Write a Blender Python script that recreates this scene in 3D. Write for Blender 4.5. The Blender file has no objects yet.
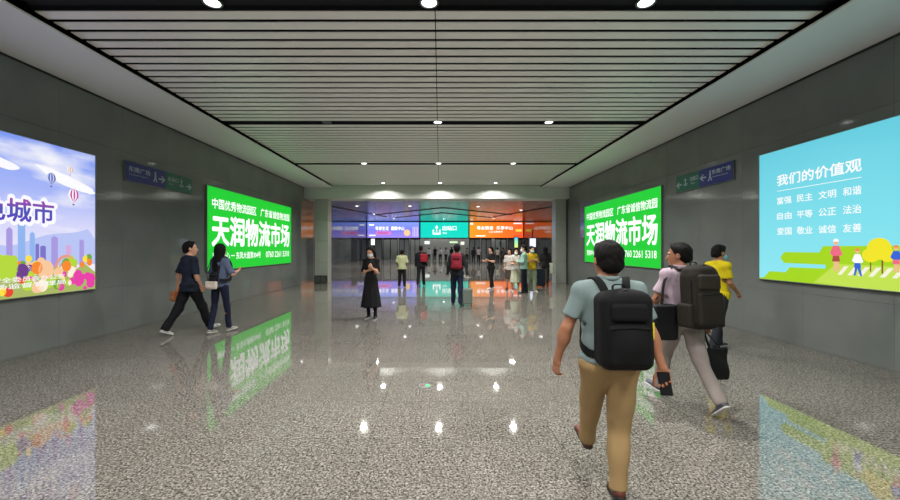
import bpy, bmesh, math, random
import numpy as np
from mathutils import Vector, Matrix

SC = bpy.context.scene
COL = SC.collection
# ---------------------------------------------------------------- camera, world, exposure
FPX = 385.0                      # focal length in pixels of the 900 px wide frame
CAM_Z = 1.65
cam_data = bpy.data.cameras.new('camera')
cam_data.sensor_width = 36.0
cam_data.lens = FPX / 900.0 * 36.0
cam_data.shift_x = 10.0 / 900.0
cam_data.shift_y = -2.0 / 900.0
cam_data.clip_start = 0.05
cam_data.clip_end = 200
cam = bpy.data.objects.new('camera', cam_data)
cam.location = (0, 0, CAM_Z)
cam.rotation_euler = (math.pi / 2, 0, 0)
COL.objects.link(cam)
SC.camera = cam
world = bpy.data.worlds.new('world')
world.use_nodes = True
world.node_tree.nodes['Background'].inputs[0].default_value = (0.5, 0.55, 0.6, 1)
world.node_tree.nodes['Background'].inputs[1].default_value = 0.15
SC.world = world
SC.view_settings.view_transform = 'Standard'
SC.view_settings.look = 'None'
SC.view_settings.gamma = 1.0
SC.view_settings.use_curve_mapping = False
SC.view_settings.exposure = 0.0
SC.cycles.use_denoising = True
SC.cycles.max_bounces = 8
SC.cycles.diffuse_bounces = 4
SC.cycles.glossy_bounces = 5
SC.cycles.sample_clamp_indirect = 4.0

LAMP_W = 108.0        # watts of one corridor downlight
HALL_W = 240.0        # watts of one hall downlight
LBOX = 1.0           # brightness of the light boxes

# ---------------------------------------------------------------- room measures (metres)
XL, XR = -6.35, 6.05          # corridor walls
ZS = CAM_Z + 2.83             # soffit height
ZC = CAM_Z + 2.93             # slat height
SL, SR = -5.02, 4.74          # inner soffit edges
YB = -5.0                     # behind the camera
YE = 18.0                     # beam at the end of the corridor
YF = 55.0                     # far end of the hall
ZH = 5.45                     # hall ceiling
HL, HR = -10.45, 11.95        # hall walls
ZBEAM = CAM_Z + 2.31

def at(px, py, D):
    return Vector(((px - 440.0) * D / FPX, D, CAM_Z - (py - 248.0) * D / FPX))

# ---------------------------------------------------------------- materials
def lin(c):
    if isinstance(c, str):
        c = [int(c[i:i + 2], 16) / 255 for i in (0, 2, 4)]
    return tuple(v / 12.92 if v <= 0.04045 else ((v + 0.055) / 1.055) ** 2.4 for v in c[:3]) + (1.0,)

MATS = {}
def nodes_of(name):
    m = bpy.data.materials.new(name)
    m.use_nodes = True
    nt = m.node_tree
    return m, nt, nt.nodes['Principled BSDF']

def mat(name, col, rough=0.6, metal=0.0, spec=0.5, noise=0.0, scale=20.0, bump=0.0, bscale=200.0, coat=0.0):
    """plain surface with procedural colour noise and fine relief"""
    if name in MATS:
        return MATS[name]
    m, nt, b = nodes_of(name)
    b.inputs['Base Color'].default_value = lin(col)
    b.inputs['Roughness'].default_value = rough
    b.inputs['Metallic'].default_value = metal
    b.inputs['Specular IOR Level'].default_value = spec
    b.inputs['Coat Weight'].default_value = coat
    b.inputs['Coat Roughness'].default_value = 0.05
    tc = nt.nodes.new('ShaderNodeTexCoord')
    if noise:
        n = nt.nodes.new('ShaderNodeTexNoise')
        n.inputs['Scale'].default_value = scale
        n.inputs['Detail'].default_value = 4
        nt.links.new(tc.outputs['Object'], n.inputs['Vector'])
        mx = nt.nodes.new('ShaderNodeMix'); mx.data_type = 'RGBA'
        c = lin(col)
        mx.inputs[6].default_value = tuple(max(0, v * (1 - noise)) for v in c[:3]) + (1,)
        mx.inputs[7].default_value = tuple(min(1, v * (1 + noise)) for v in c[:3]) + (1,)
        nt.links.new(n.outputs['Fac'], mx.inputs[0])
        nt.links.new(mx.outputs[2], b.inputs['Base Color'])
    if bump:
        n2 = nt.nodes.new('ShaderNodeTexNoise')
        n2.inputs['Scale'].default_value = bscale
        n2.inputs['Detail'].default_value = 3
        nt.links.new(tc.outputs['Object'], n2.inputs['Vector'])
        bp = nt.nodes.new('ShaderNodeBump')
        bp.inputs['Strength'].default_value = bump
        bp.inputs['Distance'].default_value = 0.004
        nt.links.new(n2.outputs['Fac'], bp.inputs['Height'])
        nt.links.new(bp.outputs['Normal'], b.inputs['Normal'])
    MATS[name] = m
    return m

def glow(name, col, strength=1.0, base=None):
    if name in MATS:
        return MATS[name]
    m, nt, b = nodes_of(name)
    b.inputs['Base Color'].default_value = lin(base) if base else (0.02, 0.02, 0.02, 1)
    b.inputs['Specular IOR Level'].default_value = 0.15
    b.inputs['Roughness'].default_value = 0.35
    b.inputs['Emission Color'].default_value = lin(col)
    b.inputs['Emission Strength'].default_value = strength
    MATS[name] = m
    return m

def glow_ramp(name, stops, axis, lo, hi, strength=1.0, cloud=None):
    """back-lit print whose printed colour runs along one local axis, with printed clouds"""
    m, nt, b = nodes_of(name)
    b.inputs['Base Color'].default_value = (0.02, 0.02, 0.02, 1)
    b.inputs['Roughness'].default_value = 0.35
    tc = nt.nodes.new('ShaderNodeTexCoord')
    sp = nt.nodes.new('ShaderNodeSeparateXYZ')
    nt.links.new(tc.outputs['Object'], sp.inputs[0])
    mr = nt.nodes.new('ShaderNodeMapRange')
    mr.inputs[1].default_value = lo; mr.inputs[2].default_value = hi
    nt.links.new(sp.outputs[axis], mr.inputs[0])
    cr = nt.nodes.new('ShaderNodeValToRGB')
    el = cr.color_ramp.elements
    el[0].position, el[0].color = stops[0][0], lin(stops[0][1])
    el[1].position, el[1].color = stops[-1][0], lin(stops[-1][1])
    for p, c in stops[1:-1]:
        e = el.new(p); e.color = lin(c)
    nt.links.new(mr.outputs[0], cr.inputs[0])
    out = cr.outputs[0]
    if cloud:
        mp = nt.nodes.new('ShaderNodeMapping')
        mp.inputs['Scale'].default_value = (0.5, 1.6, 1)
        nt.links.new(tc.outputs['Object'], mp.inputs[0])
        n = nt.nodes.new('ShaderNodeTexNoise'); n.inputs['Scale'].default_value = 1.3; n.inputs['Detail'].default_value = 6
        nt.links.new(mp.outputs[0], n.inputs['Vector'])
        r2 = nt.nodes.new('ShaderNodeMapRange')
        r2.inputs[1].default_value = 0.5; r2.inputs[2].default_value = 0.68
        nt.links.new(n.outputs['Fac'], r2.inputs[0])
        mx = nt.nodes.new('ShaderNodeMix'); mx.data_type = 'RGBA'
        mx.inputs[7].default_value = lin(cloud)
        nt.links.new(r2.outputs[0], mx.inputs[0]); nt.links.new(out, mx.inputs[6])
        out = mx.outputs[2]
    nt.links.new(out, b.inputs['Emission Color'])
    b.inputs['Emission Strength'].default_value = strength
    MATS[name] = m
    return m

def mat_granite():
    """polished speckled grey granite, each tile a touch different"""
    m, nt, b = nodes_of('polished_granite')
    L = nt.links.new
    geo = nt.nodes.new('ShaderNodeNewGeometry')
    def noise(scale, detail=2, rough=0.6):
        n = nt.nodes.new('ShaderNodeTexNoise'); n.inputs['Scale'].default_value = scale
        n.inputs['Detail'].default_value = detail; n.inputs['Roughness'].default_value = rough
        L(geo.outputs['Position'], n.inputs['Vector']); return n
    n1 = noise(58, 3, 0.75)
    cr = nt.nodes.new('ShaderNodeValToRGB')
    e = cr.color_ramp.elements
    e[0].position, e[0].color = 0.36, lin('33302c')
    e[1].position, e[1].color = 0.66, lin('aaa59c')
    for p, c in ((0.45, '58554f'), (0.50, '78746d'), (0.56, '858078')):
        x = e.new(p); x.color = lin(c)
    L(n1.outputs['Fac'], cr.inputs[0])
    v = nt.nodes.new('ShaderNodeTexVoronoi'); v.inputs['Scale'].default_value = 55
    L(geo.outputs['Position'], v.inputs['Vector'])
    sp = nt.nodes.new('ShaderNodeSeparateColor'); L(v.outputs['Color'], sp.inputs[0])
    cr2 = nt.nodes.new('ShaderNodeValToRGB')
    e = cr2.color_ramp.elements
    e[0].position, e[0].color = 0.0, (0.5, 0.49, 0.48, 1)
    e[1].position, e[1].color = 1.0, (1.25, 1.24, 1.22, 1)
    x = e.new(0.2); x.color = (0.85, 0.84, 0.83, 1)
    x = e.new(0.75); x.color = (1.0, 1.0, 1.0, 1)
    L(sp.outputs[0], cr2.inputs[0])
    mul = nt.nodes.new('ShaderNodeMix'); mul.data_type = 'RGBA'; mul.blend_type = 'MULTIPLY'; mul.inputs[0].default_value = 1
    L(cr.outputs[0], mul.inputs[6]); L(cr2.outputs[0], mul.inputs[7])
    big = noise(0.7, 2)
    mr = nt.nodes.new('ShaderNodeMapRange'); mr.inputs[3].default_value = 0.9; mr.inputs[4].default_value = 1.1
    L(big.outputs['Fac'], mr.inputs[0])
    oi = nt.nodes.new('ShaderNodeObjectInfo')
    mr2 = nt.nodes.new('ShaderNodeMapRange'); mr2.inputs[3].default_value = 0.95; mr2.inputs[4].default_value = 1.05
    L(oi.outputs['Random'], mr2.inputs[0])
    mm = nt.nodes.new('ShaderNodeMath'); mm.operation = 'MULTIPLY'; L(mr.outputs[0], mm.inputs[0]); L(mr2.outputs[0], mm.inputs[1])
    vm = nt.nodes.new('ShaderNodeVectorMath'); vm.operation = 'SCALE'; L(mul.outputs[2], vm.inputs[0]); L(mm.outputs[0], vm.inputs[3])
    L(vm.outputs[0], b.inputs['Base Color'])
    rr = nt.nodes.new('ShaderNodeMapRange'); rr.inputs[3].default_value = 0.02; rr.inputs[4].default_value = 0.055
    L(big.outputs['Fac'], rr.inputs[0]); L(rr.outputs[0], b.inputs['Roughness'])
    b.inputs['IOR'].default_value = 1.62
    bn = nt.nodes.new('ShaderNodeBump'); bn.inputs['Strength'].default_value = 0.03; bn.inputs['Distance'].default_value = 0.0004
    w = noise(9, 3); L(w.outputs['Fac'], bn.inputs['Height']); L(bn.outputs['Normal'], b.inputs['Normal'])
    MATS['granite'] = m
    return m

def mat_wall():
    m, nt, b = nodes_of('polished_wall_panel')
    L = nt.links.new
    geo = nt.nodes.new('ShaderNodeNewGeometry')
    n = nt.nodes.new('ShaderNodeTexNoise'); n.inputs['Scale'].default_value = 1.1; n.inputs['Detail'].default_value = 4
    L(geo.outputs['Position'], n.inputs['Vector'])
    cr = nt.nodes.new('ShaderNodeValToRGB'); e = cr.color_ramp.elements
    e[0].position, e[0].color = 0.3, lin('6c716e')
    e[1].position, e[1].color = 0.7, lin('777b77')
    L(n.outputs['Fac'], cr.inputs[0]); L(cr.outputs[0], b.inputs['Base Color'])
    b.inputs['Roughness'].default_value = 0.07
    b.inputs['IOR'].default_value = 1.5
    bn = nt.nodes.new('ShaderNodeBump'); bn.inputs['Strength'].default_value = 0.04; bn.inputs['Distance'].default_value = 0.001
    w = nt.nodes.new('ShaderNodeTexNoise'); w.inputs['Scale'].default_value = 3.5
    L(geo.outputs['Position'], w.inputs['Vector']); L(w.outputs['Fac'], bn.inputs['Height']); L(bn.outputs['Normal'], b.inputs['Normal'])
    MATS['wall'] = m
    return m

def mat_hall_ceiling():
    """semi-gloss dark metal ceiling with a grid of seams"""
    m, nt, b = nodes_of('hall_ceiling_metal')
    L = nt.links.new
    geo = nt.nodes.new('ShaderNodeNewGeometry')
    br = nt.nodes.new('ShaderNodeTexBrick')
    br.offset = 0.0
    br.inputs['Scale'].default_value = 1.0
    br.inputs['Brick Width'].default_value = 1.5
    br.inputs['Row Height'].default_value = 1.5
    br.inputs['Mortar Size'].default_value = 0.03
    br.inputs['Color1'].default_value = lin('a2a3a4'); br.inputs['Color2'].default_value = lin('989a9b'); br.inputs['Mortar'].default_value = lin('303234')
    L(geo.outputs['Position'], br.inputs['Vector']); L(br.outputs['Color'], b.inputs['Base Color'])
    b.inputs['Roughness'].default_value = 0.22
    b.inputs['Metallic'].default_value = 0.35
    MATS['hall_ceiling'] = m
    return m

def M(k):
    return MATS[k]

# ---------------------------------------------------------------- object helpers
def link(name, mesh, material=None, parent=None, loc=(0, 0, 0), smooth=False):
    if material is not None and not mesh.materials:
        mesh.materials.append(material)
    if smooth:
        mesh.polygons.foreach_set('use_smooth', [True] * len(mesh.polygons))
    o = bpy.data.objects.new(name, mesh)
    o.location = loc
    o.parent = parent
    COL.objects.link(o)
    return o

def tag(o, label=None, cat=None, group=None, kind=None):
    if label: o['label'] = label
    if cat: o['category'] = cat
    if group: o['group'] = group
    if kind: o['kind'] = kind
    return o

def thing(name, label, cat, loc=(0, 0, 0), rz=0.0, group=None, matrix=None):
    o = bpy.data.objects.new(name, None)
    o.empty_display_size = 0.1
    COL.objects.link(o)
    if matrix is not None:
        o.matrix_world = matrix
    else:
        o.location = loc
        o.rotation_euler = (0, 0, rz)
    return tag(o, label, cat, group)

def copy_tree(o, parent=None):
    c = o.copy()
    COL.objects.link(c)
    c.parent = parent
    for ch in [x for x in COL.objects if x.parent is o]:
        copy_tree(ch, c)
    return c

class MB:
    """collects simple shapes into one mesh"""
    def __init__(self):
        self.bm = bmesh.new()
    def box(self, lo, hi, bevel=0.0):
        r = bmesh.ops.create_cube(self.bm, size=1.0)
        vs = r['verts']
        c = [(a + b) / 2 for a, b in zip(lo, hi)]
        s = [abs(b - a) for a, b in zip(lo, hi)]
        for v in vs:
            v.co = Vector((c[i] + v.co[i] * s[i] for i in range(3)))
        if bevel:
            es = {e for v in vs for e in v.link_edges}
            bmesh.ops.bevel(self.bm, geom=list(es), offset=bevel, segments=2, affect='EDGES', profile=0.5)
        return self
    def cyl(self, a, b, r1, r2=None, seg=16, caps=True):
        a, b = Vector(a), Vector(b)
        r2 = r1 if r2 is None else r2
        d = b - a
        q = d.to_track_quat('Z', 'Y').to_matrix().to_4x4()
        q.translation = (a + b) / 2
        bmesh.ops.create_cone(self.bm, cap_ends=caps, segments=seg, radius1=r1, radius2=r2, depth=d.length, matrix=q)
        return self
    def ball(self, c, r, seg=16):
        m = Matrix.Translation(c) @ Matrix.Diagonal((*([r] * 3 if isinstance(r, (int, float)) else r), 1))
        bmesh.ops.create_uvsphere(self.bm, u_segments=seg, v_segments=max(6, seg // 2), radius=1, matrix=m)
        return self
    def poly(self, pts, z0, z1):
        """outline in the local xy plane pushed out from z0 to z1"""
        n = len(pts)
        a = [self.bm.verts.new((p[0], p[1], z0)) for p in pts]
        b = [self.bm.verts.new((p[0], p[1], z1)) for p in pts]
        self.bm.faces.new(list(reversed(a))); self.bm.faces.new(b)
        for i in range(n):
            j = (i + 1) % n
            self.bm.faces.new((a[i], a[j], b[j], b[i]))
        return self
    def ring(self, c, r, w, z0, z1, a0=0, a1=360, n=24, sx=1.0):
        pts = []
        for k in range(n + 1):
            t = math.radians(a0 + (a1 - a0) * k / n)
            pts.append((c[0] + sx * (r + w / 2) * math.cos(t), c[1] + (r + w / 2) * math.sin(t)))
        for k in range(n, -1, -1):
            t = math.radians(a0 + (a1 - a0) * k / n)
            pts.append((c[0] + sx * (r - w / 2) * math.cos(t), c[1] + (r - w / 2) * math.sin(t)))
        m = len(pts)
        for k in range(n):
            q = [pts[k], pts[k + 1], pts[m - 2 - k], pts[m - 1 - k]]
            self.poly(q, z0, z1)
        return self
    def disc(self, c, r, z0, z1, n=24, sx=1.0):
        return self.poly([(c[0] + sx * r * math.cos(2 * math.pi * k / n), c[1] + r * math.sin(2 * math.pi * k / n)) for k in range(n)], z0, z1)
    def sweep(self, pts, w, t, side):
        """flat band along pts; side = direction(s) of its width"""
        rows = []
        n = len(pts)
        P = [Vector(p) for p in pts]
        for i, p in enumerate(P):
            d = (P[min(i + 1, n - 1)] - P[max(i - 1, 0)]).normalized()
            s = Vector(side[i] if isinstance(side, list) else side)
            s = (s - d * s.dot(d)).normalized()
            u = d.cross(s)
            rows.append([self.bm.verts.new(p + s * (a * w / 2) + u * (b * t / 2)) for a, b in ((-1, -1), (1, -1), (1, 1), (-1, 1))])
        for i in range(n - 1):
            for k in range(4):
                self.bm.faces.new((rows[i][k], rows[i][(k + 1) % 4], rows[i + 1][(k + 1) % 4], rows[i + 1][k]))
        self.bm.faces.new(list(reversed(rows[0]))); self.bm.faces.new(rows[-1])
        return self
    def mesh(self, name):
        bmesh.ops.recalc_face_normals(self.bm, faces=self.bm.faces)
        me = bpy.data.meshes.new(name)
        self.bm.to_mesh(me); self.bm.free()
        return me
    def build(self, name, material, parent=None, loc=(0, 0, 0), smooth=False):
        return link(name, self.mesh(name), material, parent, loc, smooth)

def spline(pts, n=6):
    """Catmull-Rom through pts"""
    P = [Vector(p) for p in pts]
    P = [P[0] * 2 - P[1]] + P + [P[-1] * 2 - P[-2]]
    out = []
    for i in range(1, len(P) - 2):
        for k in range(n):
            t = k / n
            a, b, c, d = P[i - 1:i + 3]
            out.append(0.5 * ((2 * b) + (c - a) * t + (2 * a - 5 * b + 4 * c - d) * t * t + (3 * b - a - 3 * c + d) * t ** 3))
    out.append(P[-2])
    return out

def text_mesh(body, width, height, bold=0.0, spacing=1.0, depth=0.0, shear=0.0):
    """lettering fitted to a width x height box with its lower left corner at the origin"""
    c = bpy.data.curves.new('lettering', 'FONT')
    c.body = body
    c.resolution_u = 2
    c.space_character = spacing
    c.shear = shear
    o = bpy.data.objects.new('lettering', c)
    COL.objects.link(o)
    dg = bpy.context.evaluated_depsgraph_get()
    me = bpy.data.meshes.new_from_object(o.evaluated_get(dg))
    bpy.data.objects.remove(o)
    bpy.data.curves.remove(c)
    n = len(me.vertices)
    v = np.empty(n * 3, np.float32)
    me.vertices.foreach_get('co', v)
    v = v.reshape(-1, 3)
    lo, hi = v.min(0), v.max(0)
    v[:, 0] = (v[:, 0] - lo[0]) / (hi[0] - lo[0]) * width
    v[:, 1] = (v[:, 1] - lo[1]) / (hi[1] - lo[1]) * height
    v[:, 2] = 0
    me.vertices.foreach_set('co', v.ravel())
    me.materials.clear()
    if not bold:
        return me
    # heavier strokes: the same lettering laid over itself with small shifts
    r = bold * height
    F = [tuple(p.vertices) for p in me.polygons]
    VV, FF = [], []
    k = 12 if bold > .06 else 8
    for q in range(-1, k):
        dx, dy = (0, 0) if q < 0 else (r * math.cos(2 * math.pi * q / k), r * math.sin(2 * math.pi * q / k))
        b0 = len(VV)
        z = 0.00002 * (q + 1)
        VV += [(x + dx, y + dy, z) for x, y, _ in v]
        FF += [tuple(i + b0 for i in f) for f in F]
    m2 = bpy.data.meshes.new('lettering')
    m2.from_pydata([tuple(map(float, p)) for p in VV], [], FF)
    bpy.data.meshes.remove(me)
    return m2

def lettering(parent, body, u, v, width, height, w, material, bold=0.0, name='lettering', spacing=1.0, shear=0.0):
    me = text_mesh(body, width, height, bold, spacing, shear=shear)
    return link(name, me, material, parent, (u, v, w))

def wall_matrix(side, x, y, z):
    """local x = reading direction, local y = up, local z = out of the wall"""
    if side == 'left':
        R = ((0, 0, 1), (1, 0, 0), (0, 1, 0))
    elif side == 'right':
        R = ((0, 0, -1), (-1, 0, 0), (0, 1, 0))
    else:
        R = ((1, 0, 0), (0, 0, -1), (0, 1, 0))
    m = Matrix([list(r) + [0] for r in R] + [[0, 0, 0, 1]])
    m.translation = (x, y, z)
    return m
# ---------------------------------------------------------------- setting
mat_granite(); mat_wall(); mat_hall_ceiling()
mat('joint', '5c5d5a', 0.9)
mat('slat_white', 'f0ece6', 0.4, spec=0.4)
mat('soffit_white', 'e2e2e0', 0.5, spec=0.4)
mat('beam_white', 'd2d4ce', 0.45, spec=0.5)
mat('plenum_black', '16161a', 0.9)
mat('dark_metal', '2a2b2d', 0.4, metal=0.6)
mat('grey_metal', '7c7f80', 0.35, metal=0.8)
mat('column_stone', 'aaaca4', 0.25, noise=0.06, scale=6)
mat('hall_grey', '55585a', 0.3, noise=0.08, scale=2)
mat('hall_dark', '46484b', 0.08, noise=0.08, scale=2)
mat('skirting', '6a6e6a', 0.2)
glow('lamp_lens', 'ffffff', 9.0)

# floor: slab under the granite, tiles near the camera one by one, one granite sheet beyond
TS = 0.8
X0 = -0.6 - 8 * TS                    # a joint runs at x = -0.6
ytile = [0.13 + TS * k for k in range(-1, 16)]
yt_end = ytile[-1] + TS
fl = MB()
fl.box((HL - 0.3, YB - 0.2, -0.3), (HR + 0.3, YF + 4, -0.022))
floor = fl.build('floor', M('joint'))
tag(floor, kind='structure')
gap = 0.0015
def tile_mesh(w, d):
    return MB().box((gap, gap, -0.022), (w - gap, d - gap, 0.0)).mesh('tile')
tm = {}
for y in ytile:
    x = X0
    while x < XR - 1e-6:
        x0, x1 = max(x, XL), min(x + TS, XR)
        if x1 - x0 > 0.02:
            key = round(x1 - x0, 3)
            if key not in tm:
                tm[key] = tile_mesh(x1 - x0, TS)
            link('tile', tm[key], M('granite'), floor, (x0, y, 0))
        x += TS
MB().box((XL, YB, -0.022), (XR, ytile[0], 0.0)).build('granite_sheet', M('granite'), floor)
g = MB()
y = yt_end
while y < YE + 1.6:                   # beyond the tiles: bands of granite, joints kept, then the hall floor in one sheet
    g.box((XL, y + gap, -0.022), (XR, min(y + TS, YE + 1.6) - gap, 0.0))
    y += TS
g.box((HL, YE + 1.6 + gap, -0.022), (HR, YF + 3.5, 0.0))
o = g.build('granite_band', M('granite'), floor); o['kind'] = 'stuff'

# corridor walls with their panels
PW, PH = 1.3, (ZS) / 5.0
def panel_wall(name, side, x, y0, y1):
    s = 1 if side == 'left' else -1   # direction into the room
    w = MB().box((x - s * 0.3, y0, 0), (x - s * 0.022, y1, ZS + 0.4)).build(name, M('joint'))
    tag(w, kind='structure')
    n = int(round((y1 - y0) / PW))
    pw = (y1 - y0) / n
    me = MB().box((-0.011, 0.0016, 0.0016), (0.011, pw - 0.0016, PH - 0.0016), bevel=0.0008).mesh('panel')
    for i in range(n):
        for k in range(5):
            link('panel', me, M('wall'), w, (x - s * 0.011, y0 + i * pw, k * PH))
    return w
wall_left = panel_wall('wall_left', 'left', XL, -2.6, YE + 1.3)
wall_right = panel_wall('wall_right', 'right', XR, -2.6, YE + 1.3)
for nm, x, s in (('baseboard_left', XL, 1), ('baseboard_right', XR, -1)):
    tag(MB().box((x, -2.6, 0.0005), (x + s * 0.006, YE + 1.3, 0.03), bevel=0.001).build(nm, M('skirting')), kind='structure')
tag(MB().box((XL - 0.3, YB - 0.2, 0), (XR + 0.3, YB, ZS + 0.4)).build('wall_back', M('hall_grey')), kind='structure')
for nm, x, s in (('wall_rear_left', XL, 1), ('wall_rear_right', XR, -1)):
    tag(MB().box((x - s * 0.3, YB, 0), (x, -2.602, ZS + 0.4)).build(nm, M('hall_grey')), kind='structure')

# ceiling: dark void, two light soffits, slats, beam
ce = MB().box((XL - 0.3, YB - 0.2, ZC + 0.25), (XR + 0.3, YE, ZC + 0.32)).build('ceiling', M('plenum_black'))
tag(ce, kind='structure')
for a, b, e in ((XL - 0.02, SL, -1), (SR, XR + 0.02, 1)):
    s = MB()
    s.box((a, YB, ZS), (b, YE, ZS + 0.03))
    s.build('soffit', M('soffit_white'), ce)
    xe = SL if e < 0 else SR
    MB().box((min(xe, xe + -e * 0.012), YB, ZS - 0.003), (max(xe, xe + -e * 0.012), YE, ZS + 0.02), bevel=0.002).build('edge_profile', M('soffit_white'), ce)
    MB().box((XL if e < 0 else XR - 0.02, YB, ZS - 0.03), (XL + 0.02 if e < 0 else XR, YE, ZS - 0.0005)).build('shadow_gap', M('dark_metal'), ce)
PITCH = 0.2315
ROWS = [4.62 + 19 * PITCH * k for k in (-2, -1, 0, 1, 2)]
XM = -0.06
def slat_mesh(w):
    b = MB()
    h = 0.082
    b.box((0, -h, 0), (w, h, 0.004)); b.box((0, -h, 0.004), (w, -h + 0.004, 0.010)); b.box((0, h - 0.004, 0.004), (w, h, 0.010))
    return b.mesh('slat')
sl_l, sl_r = slat_mesh(XM - 0.006 - SL), slat_mesh(SR - XM - 0.006)
k = -32
slot_y = []
while True:
    y = ROWS[2] + k * PITCH
    k += 1
    if y > YE - 0.1: break
    if y < YB + 0.1: continue
    if any(abs(y - r) < 0.02 for r in ROWS):
        slot_y.append(y); continue
    link('slat', sl_l, M('slat_white'), ce, (SL, y, ZC))
    link('slat', sl_r, M('slat_white'), ce, (XM + 0.006, y, ZC))
for y in slot_y:
    c = MB(); h = 0.112
    c.box((SL, y - h, ZC + 0.05), (SR, y + h, ZC + 0.056)); c.box((SL, y - h - 0.003, ZC), (SR, y - h, ZC + 0.056)); c.box((SL, y + h, ZC), (SR, y + h + 0.003, ZC + 0.056))
    c.build('lamp_channel', M('plenum_black'), ce)
c = MB()
for x in (SL + 0.9, -2.2, 2.1, SR - 0.9):      # carrier rails above the slats
    c.box((x - 0.02, YB, ZC + 0.06), (x + 0.02, YE, ZC + 0.1))
c.build('carrier_rails', M('plenum_black'), ce)
bm_ = MB().box((XL - 0.3, YE, ZBEAM), (XR + 0.3, YE + 0.9, ZH + 0.4), bevel=0.004).build('trim_1', M('beam_white'))
tag(bm_, kind='structure')

# downlights
def downlight(x, y, z, watts, label, r=0.09, group='corridor downlights', on=True):
    t = thing('downlight', label, 'downlight', (x, y, z), 0, group)
    c = MB()
    c.ring((0, 0), r + 0.012, 0.024, -0.012, 0.002, n=24)
    c.cyl((0, 0, 0.0), (0, 0, 0.05), r + 0.004, r, 24, caps=False)
    c.build('trim_ring', M('grey_metal'), t)
    MB().cyl((0, 0, 0.0), (0, 0, 0.008), r, r, 24).build('lens', M('lamp_lens') if on else M('grey_metal'), t)
    if on:
        ld = bpy.data.lights.new('downlight_beam', 'AREA')
        ld.shape = 'DISK'; ld.size = r * 1.9; ld.energy = watts; ld.color = (1.0, 0.98, 0.96); ld.spread = math.radians(150)
        lo = bpy.data.objects.new('downlight_beam', ld); COL.objects.link(lo)
        lo.parent = t; lo.location = (0, 0, -0.014)
    return t
rown = ['in the row behind the viewer', 'in the slot over the viewer', 'in the nearest visible ceiling slot', 'in the second ceiling slot', 'in the third ceiling slot']
for r, y in enumerate(ROWS):
    for x, nm in ((-2.65, 'left'), (-0.05, 'middle'), (2.55, 'right')):
        on = not (r == 3 and nm == 'left')
        downlight(x - (.08 if r == 2 else 0), y, ZC + 0.02, LAMP_W, f"round recessed downlight {rown[r]}, {nm} one" if on else 'unlit round downlight in the second ceiling slot, left one', on=on)
for x, nm in ((-2.55, 'left'), (0.0, 'middle'), (2.5, 'right')):
    downlight(x, YE - 0.75, ZC - 0.012, LAMP_W * 0.55, f'{nm} round downlight between the slats close to the white beam')

# hall beyond the beam
tag(MB().box((HL - 0.3, YE + 0.9, ZH), (HR + 0.3, YF + 4, ZH + 0.3)).build('ceiling_hall', M('hall_ceiling')), kind='structure')
tag(MB().box((HL - 0.3, YE + 1.6, 0), (HL, YF + 4, ZH)).build('wall_hall_left', M('hall_dark')), kind='structure')
tag(MB().box((HR, YE + 1.6, 0), (HR + 0.3, YF + 4, ZH)).build('wall_hall_right', M('hall_dark')), kind='structure')
tag(MB().box((HL - 0.3, YE + 1.3, 0), (XL, YE + 1.6, ZH)).build('wall_hall_front_left', M('hall_grey')), kind='structure')
tag(MB().box((XR, YE + 1.3, 0), (HR + 0.3, YE + 1.6, ZH)).build('wall_hall_front_right', M('hall_grey')), kind='structure')
# chevron trims on the hall ceiling
def ceiling_bar(n, a, b, w=0.12):
    A, B = Vector((a[0], a[1], ZH - 0.03)), Vector((b[0], b[1], ZH - 0.03))
    tag(MB().sweep([A, B], w, 0.05, (B - A).cross(Vector((0, 0, 1)))).build(f'trim_{n}', M('dark_metal')), kind='structure')
ceiling_bar(2, (-7.4, 44.0), (0.3, 36.2)); ceiling_bar(3, (0.3, 36.2), (8.2, 44.0))
ceiling_bar(4, (-5.5, 48.0), (0.3, 41.5)); ceiling_bar(5, (0.3, 41.5), (6.4, 48.0))
ceiling_bar(6, (HL, 33.0), (-6.5, 47.0), 0.08); ceiling_bar(7, (HR, 30.0), (6.5, 47.0), 0.08)
hn = 0
for px, py in ((357, 206), (405, 200.5), (410, 206), (374, 214), (443, 208), (481, 200.5), (478, 206.5), (541, 200.5), (521, 210)):
    D = (ZH - CAM_Z) * FPX / (248 - py)
    x = (px - 440) * D / FPX
    hn += 1
    side = ('left' if x < -1.5 else 'right' if x > 1.5 else 'middle')
    dist = ('near' if D < 32 else 'mid' if D < 36.5 else 'far')
    downlight(x, D, ZH - 0.004, HALL_W, f'round downlight in the glossy hall ceiling, {dist} {side}, {["first","second","third","fourth","fifth","sixth","seventh","eighth","ninth"][hn-1]} from the left column', r=0.16, group='hall downlights')
for x, y in ((-6, 50), (0.5, 50.5), (7, 50), (-4, 24), (4.5, 24)):
    downlight(x, y, ZH - 0.004, HALL_W, f'round downlight in the glossy hall ceiling {"before the screens" if y > 40 else "just past the white beam"} at {"left" if x < -1 else "right" if x > 1 else "middle"}', r=0.16, group='hall downlights')

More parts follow.
